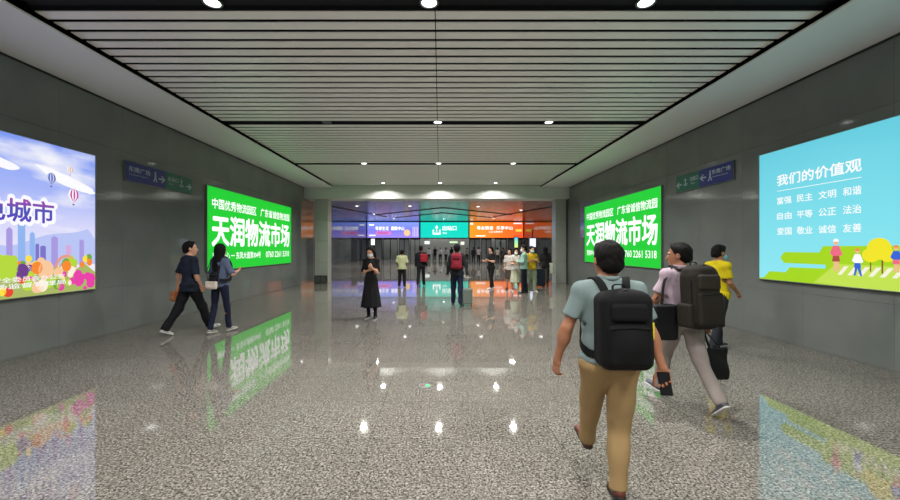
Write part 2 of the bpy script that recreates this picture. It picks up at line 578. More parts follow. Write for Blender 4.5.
# pillars at the end of the corridor
for x0, x1, sd in ((-5.92, -5.3, 'left'), (5.46, 5.97, 'right')):
    t = thing('stone_pillar', f'pale square pillar at the {sd} end of the corridor under the white beam', 'pillar', ((x0 + x1) / 2, YE + 0.5, 0))
    w = (x1 - x0) / 2
    n = 4
    for k in range(n):
        z0, z1 = ZBEAM / n * k, ZBEAM / n * (k + 1)
        MB().box((-w, -0.3, z0 + (0.003 if k else 0)), (w, 0.3, z1 - 0.003), bevel=0.006).build('stone_panel', M('column_stone'), t)
t = thing('fire_box', 'low dark twin door cabinet at the foot of the pale left pillar', 'cabinet', (-5.58, YE + 0.06, 0))
MB().box((-0.27, -0.12, 0), (0.27, 0.12, 0.36), bevel=0.006).build('body', M('dark_metal'), t)
for s in (-1, 1):
    MB().box((s * 0.13 - 0.115, -0.13, 0.03), (s * 0.13 + 0.115, -0.12, 0.33), bevel=0.003).build('door', mat('cabinet_door', '4c4f4a', 0.4), t)

# floor guide light
D = 1.65 * FPX / (386 - 248)
t = thing('floor_guide_light', 'small round floor guide light with a green and a red lamp set in the granite', 'floor light', ((425 - 440) * D / FPX, D, 0.0005))
MB().cyl((0, 0, 0), (0, 0, 0.006), 0.085, 0.08, 28).build('housing', M('grey_metal'), t)
MB().cyl((0.032, 0, 0.006), (0.032, 0, 0.0085), 0.026, 0.024, 18).build('green_lamp', glow('led_green', '30ff70', 1.6), t)
MB().cyl((-0.034, 0, 0.006), (-0.034, 0, 0.0085), 0.026, 0.024, 18).build('red_lamp', glow('led_red', 'c06048', 0.6), t)
# ---------------------------------------------------------------- light boxes on the corridor walls
mat('box_frame', '8f9490', 0.3, metal=0.7)
glow('print_white', 'ffffff', 1.15)
def light_box(side, y0, y1, z0, z1, label, panel_mat, group=None, frame=0.014, cat='light box'):
    Wd, Hd = y1 - y0, z1 - z0
    x = XL if side == 'left' else XR
    root = thing('light_box', label, cat, matrix=wall_matrix(side, x, y0 if side == 'left' else y1, z0), group=group)
    f = MB(); f.box((0, 0, 0.0005), (Wd, Hd, 0.045))
    f.build('casing', M('box_frame'), root)
    f = MB(); e = frame
    for lo, hi in (((-e, -e, 0), (Wd + e, 0, 0.062)), ((-e, Hd, 0), (Wd + e, Hd + e, 0.062)), ((-e, 0, 0), (0, Hd, 0.062)), ((Wd, 0, 0), (Wd + e, Hd, 0.062))):
        f.box(lo, hi, bevel=0.003)
    f.build('frame', M('box_frame'), root)
    MB().box((0, 0, 0.045), (Wd, Hd, 0.05)).build('lit_panel', panel_mat, root)
    return root, Wd, Hd

def shape(root, name, pts, material, lvl=1):
    return MB().poly(pts, 0.05, 0.05 + 0.0012 * lvl).build(name, material, root)

green = glow('print_green', '12cf30', LBOX * 1.0)
for side, y0, y1, z0, z1 in (('left', 10.41, 16.28, 1.03, 3.35), ('right', 10.44, 15.95, 1.09, 3.34)):
    lb, W_, H_ = light_box(side, y0, y1, z0, z1, f'large bright green light box with white market lettering on the {side} wall', green, 'green market light boxes')
    def row(body, u0, u1, v0, v1, bold=0.0, name='lettering'):
        lettering(lb, body, u0 * W_, H_ * (1 - v1), (u1 - u0) * W_, (v1 - v0) * H_, 0.0525, M('print_white'), bold, name)
    row('中国优秀物流园区', .04, .475, .13, .255, 0.018)
    row('广东省诚信物流园', .53, .965, .13, .255, 0.018)
    row('天润物流市场', .04, .965, .325, .705, 0.03)
    row('营销中心 一 东凤大道第304号', .045, .53, .785, .88, 0.014)
    row('0760 2261 5318', .60, .96, .785, .88, 0.016)

# cyan values poster on the right wall
CY0, CY1, CZ0, CZ1 = 1.36, 7.23, 1.08, 3.38
cyan = glow_ramp('print_cyan', [(0, '8ce6f2'), (0.5, '78dcea'), (1, '64ccdf')], 1, 0, CZ1 - CZ0, LBOX)
lb, W_, H_ = light_box('right', CY0, CY1, CZ0, CZ1, 'sky blue light box of civic values with a drawn green park, right wall', cyan)
def cu(px, py):
    D = -XR * -FPX / (px - 440.0)
    return (CY1 - D, CAM_Z - (py - 248.0) * D / FPX - CZ0)
grass = glow('print_grass', 'a4d60c', LBOX)
grass2 = glow('print_grass_light', 'c2e24e', LBOX)
shape(lb, 'printed_meadow', [(0, 0), (W_, 0), (W_, .62), (4.0, .62), (2.3, .60), (1.2, .60), (1.14, .50), (.52, .50), (.44, .40), (.52, .31), (1.24, .31), (1.24, .25), (.62, .24), (.55, .15), (.22, .15), (.1, .03), (0, 0.02)], grass, 1)
shape(lb, 'printed_path', [(1.05, .02), (1.4, .33), (W_, .30), (W_, .16), (3.2, .0), (1.6, 0)], grass2, 2)
cross = MB()
for k in range(22):
    u = 1.42 + k * .14
    cross.poly([(u, .17), (u + .06, .17), (u + .16, .30), (u + .10, .30)], 0.052, 0.0536)
cross.build('printed_crossing', glow('print_cream', 'f6f2dc', LBOX), lb)
def printed(name, items):
    """items: (outline points, colour name)"""
    for nm, pts, m in items:
        shape(lb, nm, pts, m, 4)
pk, dkp, wh, bl, yl, skn, orn, brn = (glow('print_' + n, c, LBOX) for n, c in (('pink', 'ee6a84'), ('darkred', 'a8483c'), ('snow', 'ffffff'), ('blue', '2f62d8'), ('yellow', 'f2e41c'), ('skin', 'f0b890'), ('orange', 'f08a3a'), ('brown', '8a5a30')))
def oval(c, rx, ry, n=16):
    return [(c[0] + rx * math.cos(2 * math.pi * k / n), c[1] + ry * math.sin(2 * math.pi * k / n)) for k in range(n)]
def drawn_person(u, v, h, top, low, hair, legs=skn, stride=.0):
    a = h / 0.5
    shape(lb, 'printed_legs', [(u - .035 * a - stride, v), (u - .01 * a - stride, v), (u, v + .13 * a), (u + .02 * a + stride, v), (u + .05 * a + stride, v), (u + .03 * a, v + .2 * a), (u - .03 * a, v + .2 * a)], legs, 4)
    shape(lb, 'printed_skirt', [(u - .055 * a, v + .14 * a), (u + .055 * a, v + .14 * a), (u + .035 * a, v + .27 * a), (u - .035 * a, v + .27 * a)], low, 5)
    shape(lb, 'printed_jacket', [(u - .045 * a, v + .22 * a), (u + .045 * a, v + .22 * a), (u + .09 * a, v + .24 * a), (u + .04 * a, v + .37 * a), (u - .04 * a, v + .37 * a), (u - .085 * a, v + .26 * a)], top, 6)
    shape(lb, 'printed_face', oval((u, v + .42 * a), .032 * a, .038 * a), skn, 7)
    shape(lb, 'printed_hair', [(u + .036 * a * math.cos(t), v + .43 * a + .042 * a * math.sin(t)) for t in [math.pi * k / 8 for k in range(9)]], hair, 8)
drawn_person(1.40, .22, .52, pk, dkp, wh)
drawn_person(1.70, .17, .42, wh, bl, orn, bl, .02)
drawn_person(2.17, .25, .38, bl, pk, orn)
drawn_person(2.36, .24, .5, orn, wh, brn)
shape(lb, 'printed_tree_trunk', [(2.0, .22), (2.02, .22), (2.02, .42), (2.0, .42)], brn, 3)
shape(lb, 'printed_tree_trunk', [(1.86, .24), (1.875, .24), (1.875, .42), (1.86, .42)], brn, 3)
shape(lb, 'printed_tree_crown', oval((1.97, .56), .15, .15), yl, 4)
shape(lb, 'printed_tree_crown', oval((1.87, .47), .11, .10), yl, 5)
shape(lb, 'printed_tree_crown', oval((2.07, .47), .09, .09), yl, 5)
shape(lb, 'printed_pavilion_wall', [(2.44, .60), (3.9, .60), (3.9, .92), (2.44, .92)], glow('print_sand', 'e8d878', LBOX), 3)
shape(lb, 'printed_pavilion_roof', [(2.36, .90), (4.0, .90), (3.9, .97), (3.3, 1.2), (3.15, 1.3), (3.0, 1.2), (2.55, 1.0)], bl, 4)
lettering(lb, '我们的价值观', .38, 1.668, 1.37, .188, .0525, wh, 0.022, 'title_lettering')
shape(lb, 'printed_line', [(.38, 1.574), (1.75, 1.574), (1.75, 1.583), (.38, 1.583)], wh, 2)
for v, words_ in ((1.34, ('富强', '民主', '文明', '和谐')), (1.07, ('自由', '平等', '公正', '法治')), (.80, ('爱国', '敬业', '诚信', '友善'))):
    for (u0, u1), wd in zip(((.38, .66), (.76, 1.03), (1.13, 1.40), (1.50, 1.75)), words_):
        lettering(lb, wd, u0, v, u1 - u0, .125, .0525, wh, 0.012)

# violet city poster on the left wall
LY0, LY1, LZ0, LZ1 = 1.1, 7.03, .91, 3.33
sky = glow_ramp('print_violet_sky', [(0, 'f4f0ff'), (0.3, 'dcdcff'), (0.6, 'a8b8fc'), (1, '7f9cf6')], 1, .5, LZ1 - LZ0, LBOX * 0.95, cloud='f6f6ff')
lb, W_, H_ = light_box('left', LY0, LY1, LZ0, LZ1, 'large violet and blue light box with drawn balloons, fruit and skyline on the left wall', sky)
def lu(px, py):
    D = -XL * FPX / (440.0 - px)
    return (D - LY0, CAM_Z - (py - 248.0) * D / FPX - LZ0)
rnd = random.Random(7)
hill = glow('print_hill', 'b8c4f4', LBOX)
pts = [(0, .45)]
for k in range(40):
    u = W_ * (k + 1) / 41
    pts.append((u, .98 + .16 * math.sin(u * 2.1 + 1.4) + .05 * math.sin(u * 5.3)))
pts += [(W_, .9), (W_, .45)]
shape(lb, 'printed_hills', pts, hill, 1)
cl = glow('print_cloud', 'fafaff', LBOX)
for u, v, a in ((5.45, 1.86, .42), (5.2, 1.95, .3), (5.7, 1.78, .22), (4.3, 2.0, .35), (3.1, 1.8, .5), (1.6, 2.0, .5)):
    shape(lb, 'printed_cloud', [(u + a * math.cos(t) * (1 + .15 * math.sin(3 * t)), v + a * .22 * math.sin(t) - .25 * a * math.cos(t)) for t in [2 * math.pi * k / 28 for k in range(28)]], cl, 1)
tower_cols = [glow('print_tower_' + n, c, LBOX) for n, c in (('lilac', 'a898e0'), ('violet', '7a72c8'), ('rose', 'd8a8dc'), ('sky', '8fb4ee'))]
u = .05
while u < W_ - .1:
    w = rnd.uniform(.05, .11); h = rnd.uniform(.18, .55) * (1.0 if u < W_ - 1.1 else .75)
    m = rnd.choice(tower_cols)
    shape(lb, 'printed_tower', [(u, .4), (u + w, .4), (u + w, .6 + h), (u + w * .5, .6 + h * 1.1), (u, .6 + h)], m, 2)
    u += w + rnd.uniform(.0, .16)
# arch bridge
b_ = MB(); c0 = lu(63, 268)
b_.ring((c0[0], c0[1] - .0), .20, .045, .05, .056, 0, 180, 20, 0.85)
b_.ring((c0[0] - .02, c0[1] - .05), .13, .03, .05, .056, 0, 180, 20, 0.85)
b_.build('printed_bridge', glow('print_coral', 'e89880', LBOX), lb)
# foliage and fruit along the foot
shape(lb, 'printed_leaf_band', [(0, 0), (W_, 0), (W_, .30)] + [(W_ * (1 - k / 30), .36 + .07 * math.sin(k * 1.9) + .05 * math.sin(k * .7)) for k in range(1, 31)], glow('print_leafband', 'a8b860', LBOX), 3)
cols = [glow('fruit_' + n, c, LBOX) for n, c in (('lime', 'b4d838'), ('leaf', '6ea83c'), ('tomato', 'e8402c'), ('carrot', 'f8882c'), ('lemon', 'fce040'), ('grape', '6a3a8c'), ('peach', 'f8c89c'), ('magenta', 'e83ca8'), ('cream', 'fbf0d8'))]
for k in range(230):
    u = rnd.uniform(.04, W_ - .08)
    lay = k / 230
    v = .56 - .5 * lay + rnd.uniform(-.03, .05)
    r = rnd.uniform(.04, .10)
    if u > W_ - .45 and v < .45: m = cols[7] if rnd.random() < .7 else cols[2]
    elif v > .45: m = rnd.choice([cols[1], cols[0], cols[3], cols[6], cols[4]])
    elif v < .12: m = rnd.choice([cols[2], cols[4], cols[2], cols[7]])
    else: m = rnd.choice(cols)
    r = min(r, v - .005, W_ - u - .005, u - .005)
    if r < .02: continue
    shape(lb, 'printed_fruit', oval((u, v), r * rnd.uniform(.7, 1.0), r, 12), m, 5 + int(lay * 10))
big_ = [((.3, .42), .16, cols[0])]
for px, py, r, m in ((2, 268, .19, cols[0]), (42, 270, .15, cols[6]), (33, 268, .10, cols[3]), (63, 266, .09, cols[3]), (18, 271, .11, cols[5]), (84, 276, .07, cols[7]), (91, 279, .08, cols[7])):
    u, v = lu(px, py)
    r = min(r, W_ - u - .01, v - .01)
    shape(lb, 'printed_fruit', oval((u, v), r * .8, r, 20), m, 16)
def balloon(px, py, r, ca, cb):
    u, v = lu(px, py)
    for k in range(6):
        t0, t1 = -1 + k / 3, -1 + (k + 1) / 3
        pts = []
        for t, rev in ((t0, 0), (t1, 1)):
            seg = []
            for j in range(11):
                a = -.95 + 1.95 * j / 10
                wdt = math.sqrt(max(0, 1 - a * a)) if a > -.2 else (1 - (-.2 - a) * 1.1) * .97
                seg.append((u + t * r * .85 * max(.12, wdt) * (1 if a < 1 else 0), v + a * r * 1.15))
            pts += seg if not rev else seg[::-1]
        shape(lb, 'printed_balloon_gore', pts, ca if k % 2 else cb, 3)
    shape(lb, 'printed_balloon_basket', [(u - r * .13, v - r * 1.62), (u + r * .13, v - r * 1.62), (u + r * .16, v - r * 1.38), (u - r * .16, v - r * 1.38)], cols[5], 3)
balloon(70.5, 195.5, .105, glow('balloon_magenta', 'c83898', LBOX), cl)
balloon(48, 178.5, .085, glow('balloon_navy', '4858a8', LBOX), glow('balloon_pale', 'c8d0f8', LBOX))
balloon(67, 170, .055, glow('balloon_tan', 'd8a880', LBOX), cl)
violet = glow_ramp('print_title', [(0, '5a3cc8'), (0.5, '4a50c0'), (1, 'b43cb0')], 1, 0, .36, 0.9)
for bold, w, m, nm in ((0.10, 0.066, cl, 'title_outline'), (0.022, 0.069, violet, 'title_lettering')):
    g_ = 0.03 if bold > .05 else 0
    lettering(lb, '绿色城市', 3.78 - g_, 1.135 - g_, 1.38 + 2 * g_, .34 + 2 * g_, w, m, bold, nm)
lettering(lb, '中山市食品安全委员会办公室', 3.62, .235, 1.72, .075, 0.072, cl, 0.01, 'small_lettering')
lettering(lb, '中山市市场监督管理局', 3.62, .14, 1.74, .075, 0.072, cl, 0.01, 'small_lettering')

# ---------------------------------------------------------------- direction signs
mat('sign_blue', '26307a', 0.3); mat('sign_green', '14604c', 0.3); mat('sign_print', 'b8c4cc', 0.5)
def arrow(m, u, v, s, d):
    m.poly([(u - s * .5, v - s * .08), (u + d * s * .1 + (0 if d > 0 else s * .0), v - s * .08), (u + d * s * .1, v + s * .08), (u - s * .5, v + s * .08)] if d > 0 else [(u - s * .1, v - s * .08), (u + s * .5, v - s * .08), (u + s * .5, v + s * .08), (u - s * .1, v + s * .08)], .052, .054)
    m.poly([(u + d * s * .5, v), (u + d * s * .05, v + s * .38), (u - d * s * .12, v + s * .38), (u + d * s * .22, v), (u - d * s * .12, v - s * .38), (u + d * s * .05, v - s * .38)], .052, .054)
def direction_sign(side, y0, y1, z0, z1, label):
    x = XL if side == 'left' else XR
    L_, H2 = y1 - y0, z1 - z0
    root = thing('direction_sign', label, 'sign', matrix=wall_matrix(side, x, y0 if side == 'left' else y1, z0), group='wall direction signs')
    MB().box((0, 0, 0.0005), (L_, H2, .045), bevel=.004).build('casing', M('box_frame'), root)
    split = L_ * (.54 if side == 'left' else .46)
    a, b = ('sign_blue', 'sign_green') if side == 'left' else ('sign_green', 'sign_blue')
    MB().box((0.006, .006, .045), (split, H2 - .006, .05)).build('blue_panel' if side == 'left' else 'green_panel', M(a), root)
    MB().box((split, .006, .045), (L_ - .006, H2 - .006, .05)).build('green_panel' if side == 'left' else 'blue_panel', M(b), root)
    m = MB()
    pr = M('sign_print')
    if side == 'left':
        lettering(root, '东南广场', .07, .2, .58, .11, .0525, pr, .012)
        lettering(root, 'Southeast Square', .08, .12, .5, .045, .0525, pr)
        arrow(m, 1.0, .19, .2, 1); m.build('arrow', pr, root); m = MB(); arrow(m, L_ - .14, .17, .2, 1)
        cx, gx, tx = .80, L_ - .42, split + .08
        lettering(root, '出站口', tx, .2, .34, .1, .0525, pr, .01)
        lettering(root, 'Exit', tx + .03, .12, .14, .045, .0525, pr)
    else:
        arrow(m, .13, .17, .2, -1); m.build('arrow', pr, root); m = MB(); arrow(m, split + .13, .2, .2, -1)
        cx, gx, tx = split + .36, .38, .56
        lettering(root, '东南广场', L_ - .62, .22, .55, .1, .0525, pr, .012)
        lettering(root, 'Southeast Square', L_ - .6, .14, .46, .045, .0525, pr)
        lettering(root, '出站口', tx, .2, .28, .1, .0525, pr, .01)
        lettering(root, 'Exit', tx + .03, .12, .14, .045, .0525, pr)
    # walking figure and exit tray pictograms
    m.build('arrow', pr, root); m = MB()
    m.disc((cx, .30), .022, .052, .054); m.poly([(cx - .02, .27), (cx + .02, .27), (cx + .022, .19), (cx + .06, .1), (cx + .035, .09), (cx, .17), (cx - .04, .09), (cx - .065, .1), (cx - .02, .19)], .052, .054)
    m.build('walking_figure', pr, root); m = MB()
    m.ring((gx, .2), .07, .02, .052, .054, 200, 340); m.poly([(gx - .012, .16), (gx + .012, .16), (gx + .012, .25), (gx + .04, .25), (gx, .3), (gx - .04, .25), (gx - .012, .25)], .052, .054)
    m.build('exit_icon', pr, root)
direction_sign('left', 7.72, 9.80, 3.01, 3.41, 'blue and green direction sign between the violet and green light boxes')
direction_sign('right', 7.88, 9.79, 3.05, 3.45, 'green and blue direction sign between the green and sky blue light boxes')

# ---------------------------------------------------------------- hall: screens, glass doors, totems
def screen(x0, x1, label, material):
    root = thing('display_screen', label, 'screen', matrix=wall_matrix('back', x0, YF, 3.08), group=None)
    W2, H2 = x1 - x0, 2.28
    MB().box((0, 0, -.35), (W2, H2, 0.0)).build('casing', M('dark_metal'), root)
    MB().box((.04, .04, 0), (W2 - .04, H2 - .04, .02)).build('lit_panel', material, root)
    return root, W2, H2
violet_s = glow_ramp('screen_violet', [(0, '9a86ee'), (0.45, '7c78ea'), (1, '7f9cff')], 1, 0, 2.3, 1.25)
sc, W2, H2 = screen(-10.4, -2.95, 'wide violet display screen with white headline over the far left doors', violet_s)
def sbox(a, b, c, d, m, nm, lvl=1):
    MB().box((a * W2, H2 * (1 - d), .02), (b * W2, H2 * (1 - c), .02 + .006 * lvl)).build(nm, m, sc)
sw = glow('screen_white', 'ffffff', 1.5)
lettering(sc, '粤享生活', .16 * W2, H2 * .48, .25 * W2, H2 * .24, .04, sw, .02); lettering(sc, '惠聚中山', .46 * W2, H2 * .48, .25 * W2, H2 * .24, .04, sw, .02)
sbox(.04, .13, .14, .22, sw, 'printed_caption'); sbox(.04, .16, .8, .87, sw, 'printed_caption')
sbox(.17, .46, .58, .8, glow('screen_rose', 'd87cc8', 1.2), 'printed_band'); sbox(.2, .4, .67, .71, glow('screen_plum', '9a3c8c', 1.0), 'printed_line', 2)
MB().disc((.765 * W2, H2 * .33), .46, .02, .03, 28).build('printed_coin', glow('screen_gold', 'f0c890', 1.2), sc)
for k in range(4):
    sbox(.87 + .03 * k, .885 + .03 * k, .3, .9, glow('screen_lilac', 'd0c4ff', 1.3), 'printed_stripe')
teal = glow('screen_teal', '12d2bc', 1.2)
sc, W2, H2 = screen(-2.82, 4.08, 'wide teal exit display screen with white tray and arrow pictogram', teal)
m = MB()
m.poly([(.26 * W2, .22 * H2), (.42 * W2, .22 * H2), (.42 * W2, .52 * H2), (.395 * W2, .52 * H2), (.395 * W2, .32 * H2), (.285 * W2, .32 * H2), (.285 * W2, .52 * H2), (.26 * W2, .52 * H2)], .02, .035)
m.poly([(.333 * W2, .38 * H2), (.347 * W2, .38 * H2), (.347 * W2, .62 * H2), (.375 * W2, .62 * H2), (.34 * W2, .8 * H2), (.305 * W2, .62 * H2), (.333 * W2, .62 * H2)], .02, .035)
m.build('exit_pictogram', sw, sc)
lettering(sc, '出站口', .46 * W2, .48 * H2, .29 * W2, .28 * H2, .04, sw, .02); lettering(sc, 'Exit', .47 * W2, .26 * H2, .08 * W2, .11 * H2, .04, sw, .01)
orange = glow_ramp('screen_orange', [(0, 'ff9a28'), (0.5, 'ff7a22'), (1, 'ff5a2c')], 0, 0, 7.8, 1.25)
sc, W2, H2 = screen(4.18, 11.9, 'wide orange display screen with white headline over the far right doors', orange)
lettering(sc, '粤友情谊', .14 * W2, H2 * .52, .3 * W2, H2 * .22, .04, sw, .02); lettering(sc, '乐享中山', .5 * W2, H2 * .52, .3 * W2, H2 * .22, .04, sw, .02)
lettering(sc, '让生活更美好', .36 * W2, H2 * .33, .26 * W2, H2 * .11, .04, sw, .01)
sbox(.02, .07, .06, .16, sw, 'printed_caption'); sbox(.82, .97, .06, .12, sw, 'printed_caption'); sbox(.12, .3, .84, .9, sw, 'printed_caption'); sbox(.83, .98, .84, .9, glow('screen_red', 'f0402c', 1.2), 'printed_band')
sbox(.86, .97, .45, .6, glow('screen_yellow', 'ffc850', 1.3), 'printed_badge')

# far wall, doors and lit rooms under the screens
tag(MB().box((HL - .3, YF + 3.6, 0), (HR + .3, YF + 3.9, ZH)).build('wall_far', mat('far_wall', '9a9c98', .6)), kind='structure')
tag(MB().box((HL, YF + .354, 3.0), (HR, YF + .55, ZH)).build('wall_above_doors', M('hall_dark')), kind='structure')
mat('door_panel', '8a8f92', 0.25, metal=.3)
m_, nt_, b__ = nodes_of('door_glass')
b__.inputs['Base Color'].default_value = (.8, .85, .85, 1); b__.inputs['Transmission Weight'].default_value = 1; b__.inputs['Roughness'].default_value = .02; b__.inputs['IOR'].default_value = 1.1
MATS['glass'] = m_
def hall_door(n, x0, x1, y, kind, label=None):
    w = x1 - x0
    root = bpy.data.objects.new(f'door_{n}', None); COL.objects.link(root); root.location = (x0, y, 0); root['kind'] = 'structure'
    f = MB(); 
    for lo, hi in (((0, -.06, 0.0), (.08, .06, 3.0)), ((w - .08, -.06, 0.0), (w, .06, 3.0)), ((.08, -.06, 2.86), (w - .08, .06, 3.0)), ((w / 2 - .05, -.05, 0.0), (w / 2 + .05, .05, 2.86))):
        f.box(lo, hi)
    f.build('frame', M('dark_metal'), root)
    mt = M('glass') if kind == 'glass' else M('door_panel')
    MB().box((.09, -.012, .02), (w / 2 - .06, .012, 2.85)).build('leaf_panel', mt, root)
    MB().box((w / 2 + .06, -.012, .02), (w - .09, .012, 2.85)).build('leaf_panel', mt, root)
    h = MB()
    for s in (-1, 1):
        h.cyl((w / 2 + s * .12, -.06, .8), (w / 2 + s * .12, -.06, 1.5), .016, seg=10)
    h.build('handle', M('grey_metal'), root)
n = 0
for x0, x1, kind in ((-10.4, -8.3, 'solid'), (-8.2, -6.1, 'glass'), (-5.9, -4.4, 'solid'), (-4.3, -2.9, 'glass'), (4.2, 5.8, 'solid'), (5.9, 7.4, 'solid'), (7.9, 9.6, 'glass'), (9.8, 11.8, 'solid')):
    n += 1
    hall_door(n, x0, x1, YF + .45, kind)
# ticket gates across the teal opening
for k in range(9):
    x = -2.55 + k * .82
    t = thing('ticket_gate', f'low steel ticket gate under the teal screen, ' + ['leftmost', 'second from the left', 'third from the left', 'fourth from the left', 'middle one', 'fourth from the right', 'third from the right', 'second from the right', 'rightmost'][k], 'ticket gate', (x, YF - 2.2, 0), 0, 'ticket gates under the teal screen')
    MB().box((-.12, -.8, 0), (.12, .8, .95), bevel=.04).build('cabinet', M('grey_metal'), t)
    MB().box((-.11, -.79, .95), (.11, .79, .99), bevel=.01).build('top_plate', M('dark_metal'), t)
    MB().box((.12, -.03, .35), (.36, .0, .85), bevel=.02).build('flap', M('glass'), t)
# hanging lit signs in the opening behind the gates
for x, z, w, h, c, lab in ((-1.9, 2.45, .8, .5, 'e8f4f0', 'small square white lit sign hanging left behind the ticket gates'), (2.0, 2.5, 1.2, .3, 'c8f0b8', 'small green lit sign hanging behind the ticket gates'), (3.3, 2.35, .6, .5, 'e8ecd8', 'small white lit sign hanging right behind the ticket gates')):
    t = thing('hanging_sign', lab, 'sign', (x, YF + 1.6, z))
    MB().box((-w / 2, -.05, -h / 2), (w / 2, .05, h / 2), bevel=.01).build('casing', M('dark_metal'), t)
    MB().box((-w / 2 + .02, -.06, -h / 2 + .02), (w / 2 - .02, -.05, h / 2 - .02)).build('lit_face', glow('sign_' + c, c, 1.3), t)
    r = MB()
    for s in (-1, 1): r.cyl((s * w * .35, 0, h / 2), (s * w * .35, 0, ZH - z), .012, seg=8)
    r.build('hanging_rods', M('grey_metal'), t)
for x in (-8, -4.5, -1, 2, 5.5, 9):
    downlight(x, YF + 2.0, ZH - .004, 60, f'round downlight behind the screens, {["leftmost","second from left","third from left","third from right","second from right","rightmost"][[-8,-4.5,-1,2,5.5,9].index(x)]}', r=.16, group='downlights behind the screens')
def totem(px, ptop, pbot, D, wpx, label, body_mat, face, extra=0.0):
    p = at(px, ptop, D); z1 = p.z; z0 = at(px, pbot, D).z; w = wpx * D / FPX
    t = thing('totem_display', label, 'display', (p.x, D, 0))
    MB().box((-w / 2 - .06, -.08, .04), (w / 2 + .06, .08, z1 + .08), bevel=.02).build('body', body_mat, t)
    MB().box((-w / 2 - .2, -.25, 0), (w / 2 + .2, .25, .04), bevel=.01).build('base', M('dark_metal'), t)
    MB().box((-w / 2, -.095, z0), (w / 2, -.08, z1)).build('lit_face', face, t)
    if extra:
        MB().cyl((0, 0, z1 + .08), (0, 0, z1 + .08 + extra), .05, .03, 10).ball((0, 0, z1 + .08 + extra), .07, 10).build('mast', M('dark_metal'), t)
gr = glow_ramp('totem_green', [(0, 'd8e870'), (0.6, '90e0a0'), (1, '40b0e8')], 2, 1.6, 2.8, 1.3)
totem(516, 237.5, 247.5, 42, 3.4, 'slim standing display glowing yellow green under the orange screen', M('dark_metal'), gr)
totem(532.5, 238.5, 247, 30, 6.0, 'dark standing display with a white lit face and a thin mast', mat('navy_metal', '1c2038', .4), glow('totem_white', 'dfe4ff', 1.4), .55)
totem(373, 239, 245, 38, 3.6, 'dark standing display with a small white lit square under the violet screen', M('dark_metal'), glow('totem_bright', 'ffffff', 1.6))
# dark niches (service doors) along the hall's left wall
for i, (ya, yb) in enumerate(((45.6, 48.2), (50.5, 51.6))):
    tag(MB().box((HL, ya, 0), (HL + .05, yb, 2.9)).build(f'door_{n + 1 + i}', M('plenum_black')), kind='structure')
tag(MB().box((HR - .05, 38, 0), (HR, 41, 2.9)).build(f'door_{n + 3}', M('plenum_black')), kind='structure')
# ---------------------------------------------------------------- organic shapes: signed distance fields meshed with surface nets
def V(*a):
    return np.array(a, float)
def nrm(v):
    v = np.asarray(v, float)
    return v / (np.linalg.norm(v) + 1e-12)

class Prim:
    __slots__ = ('f', 'lo', 'hi', 'k', 'op')
    def __init__(s, f, lo, hi, k=0.02, op='u'):
        s.f, s.lo, s.hi, s.k, s.op = f, np.asarray(lo, float), np.asarray(hi, float), k, op

def cone(a, b, ra, rb, k=0.02, op='u'):
    """tapered limb"""
    a, b = np.asarray(a, float), np.asarray(b, float)
    ab = b - a; L2 = float(ab @ ab) + 1e-12
    def f(X, Y, Z):
        px, py, pz = X - a[0], Y - a[1], Z - a[2]
        t = np.clip((px * ab[0] + py * ab[1] + pz * ab[2]) / L2, 0, 1)
        return np.sqrt((px - t * ab[0]) ** 2 + (py - t * ab[1]) ** 2 + (pz - t * ab[2]) ** 2) - (ra + (rb - ra) * t)
    r = max(ra, rb)
    return Prim(f, np.minimum(a, b) - r, np.maximum(a, b) + r, k, op)

def econe(a, b, ra, rb, side, k=0.02, op='u', cap=0.6):
    """tapered limb of elliptical section; ra, rb = (half width along side, half depth)"""
    a, b = np.asarray(a, float), np.asarray(b, float)
    ab = b - a; L = np.linalg.norm(ab) + 1e-9; u = ab / L
    s = np.asarray(side, float); s = nrm(s - u * (s @ u)); w = np.cross(u, s)
    def f(X, Y, Z):
        px, py, pz = X - a[0], Y - a[1], Z - a[2]
        al = px * u[0] + py * u[1] + pz * u[2]
        t = np.clip(al / L, 0, 1)
        rx = ra[0] + (rb[0] - ra[0]) * t; ry = ra[1] + (rb[1] - ra[1]) * t
        m = np.minimum(rx, ry)
        e = (al - t * L) / (m * cap)
        q = np.sqrt(((px * s[0] + py * s[1] + pz * s[2]) / rx) ** 2 + ((px * w[0] + py * w[1] + pz * w[2]) / ry) ** 2 + e ** 2)
        return (q - 1) * m
    r = max(*ra, *rb)
    return Prim(f, np.minimum(a, b) - r, np.maximum(a, b) + r, k, op)

def ell(c, r, axes=None, k=0.02, op='u'):
    c = np.asarray(c, float); r = np.asarray(r, float)
    A = np.eye(3) if axes is None else np.asarray(axes, float)
    m = float(r.min())
    def f(X, Y, Z):
        px, py, pz = X - c[0], Y - c[1], Z - c[2]
        q = 0; g = 0
        for i in range(3):
            v = (px * A[i][0] + py * A[i][1] + pz * A[i][2]) / r[i]
            q = q + v * v; g = g + (v / r[i]) ** 2
        q = np.sqrt(q); g = np.sqrt(g) + 1e-9
        return np.where(q < 0.3, (q - 1) * m, q * (q - 1) / g)
    R = float(r.max())
    return Prim(f, c - R, c + R, k, op)

def rbox(c, half, rad, axes=None, k=0.02, op='u'):
    c = np.asarray(c, float); h = np.asarray(half, float) - rad
    A = np.eye(3) if axes is None else np.asarray(axes, float)
    def f(X, Y, Z):
        px, py, pz = X - c[0], Y - c[1], Z - c[2]
        q = [np.abs(px * A[i][0] + py * A[i][1] + pz * A[i][2]) - h[i] for i in range(3)]
        o = np.sqrt(np.maximum(q[0], 0) ** 2 + np.maximum(q[1], 0) ** 2 + np.maximum(q[2], 0) ** 2)
        return o + np.minimum(np.maximum(q[0], np.maximum(q[1], q[2])), 0) - rad
    R = float(np.linalg.norm(half))
    return Prim(f, c - R, c + R, k, op)

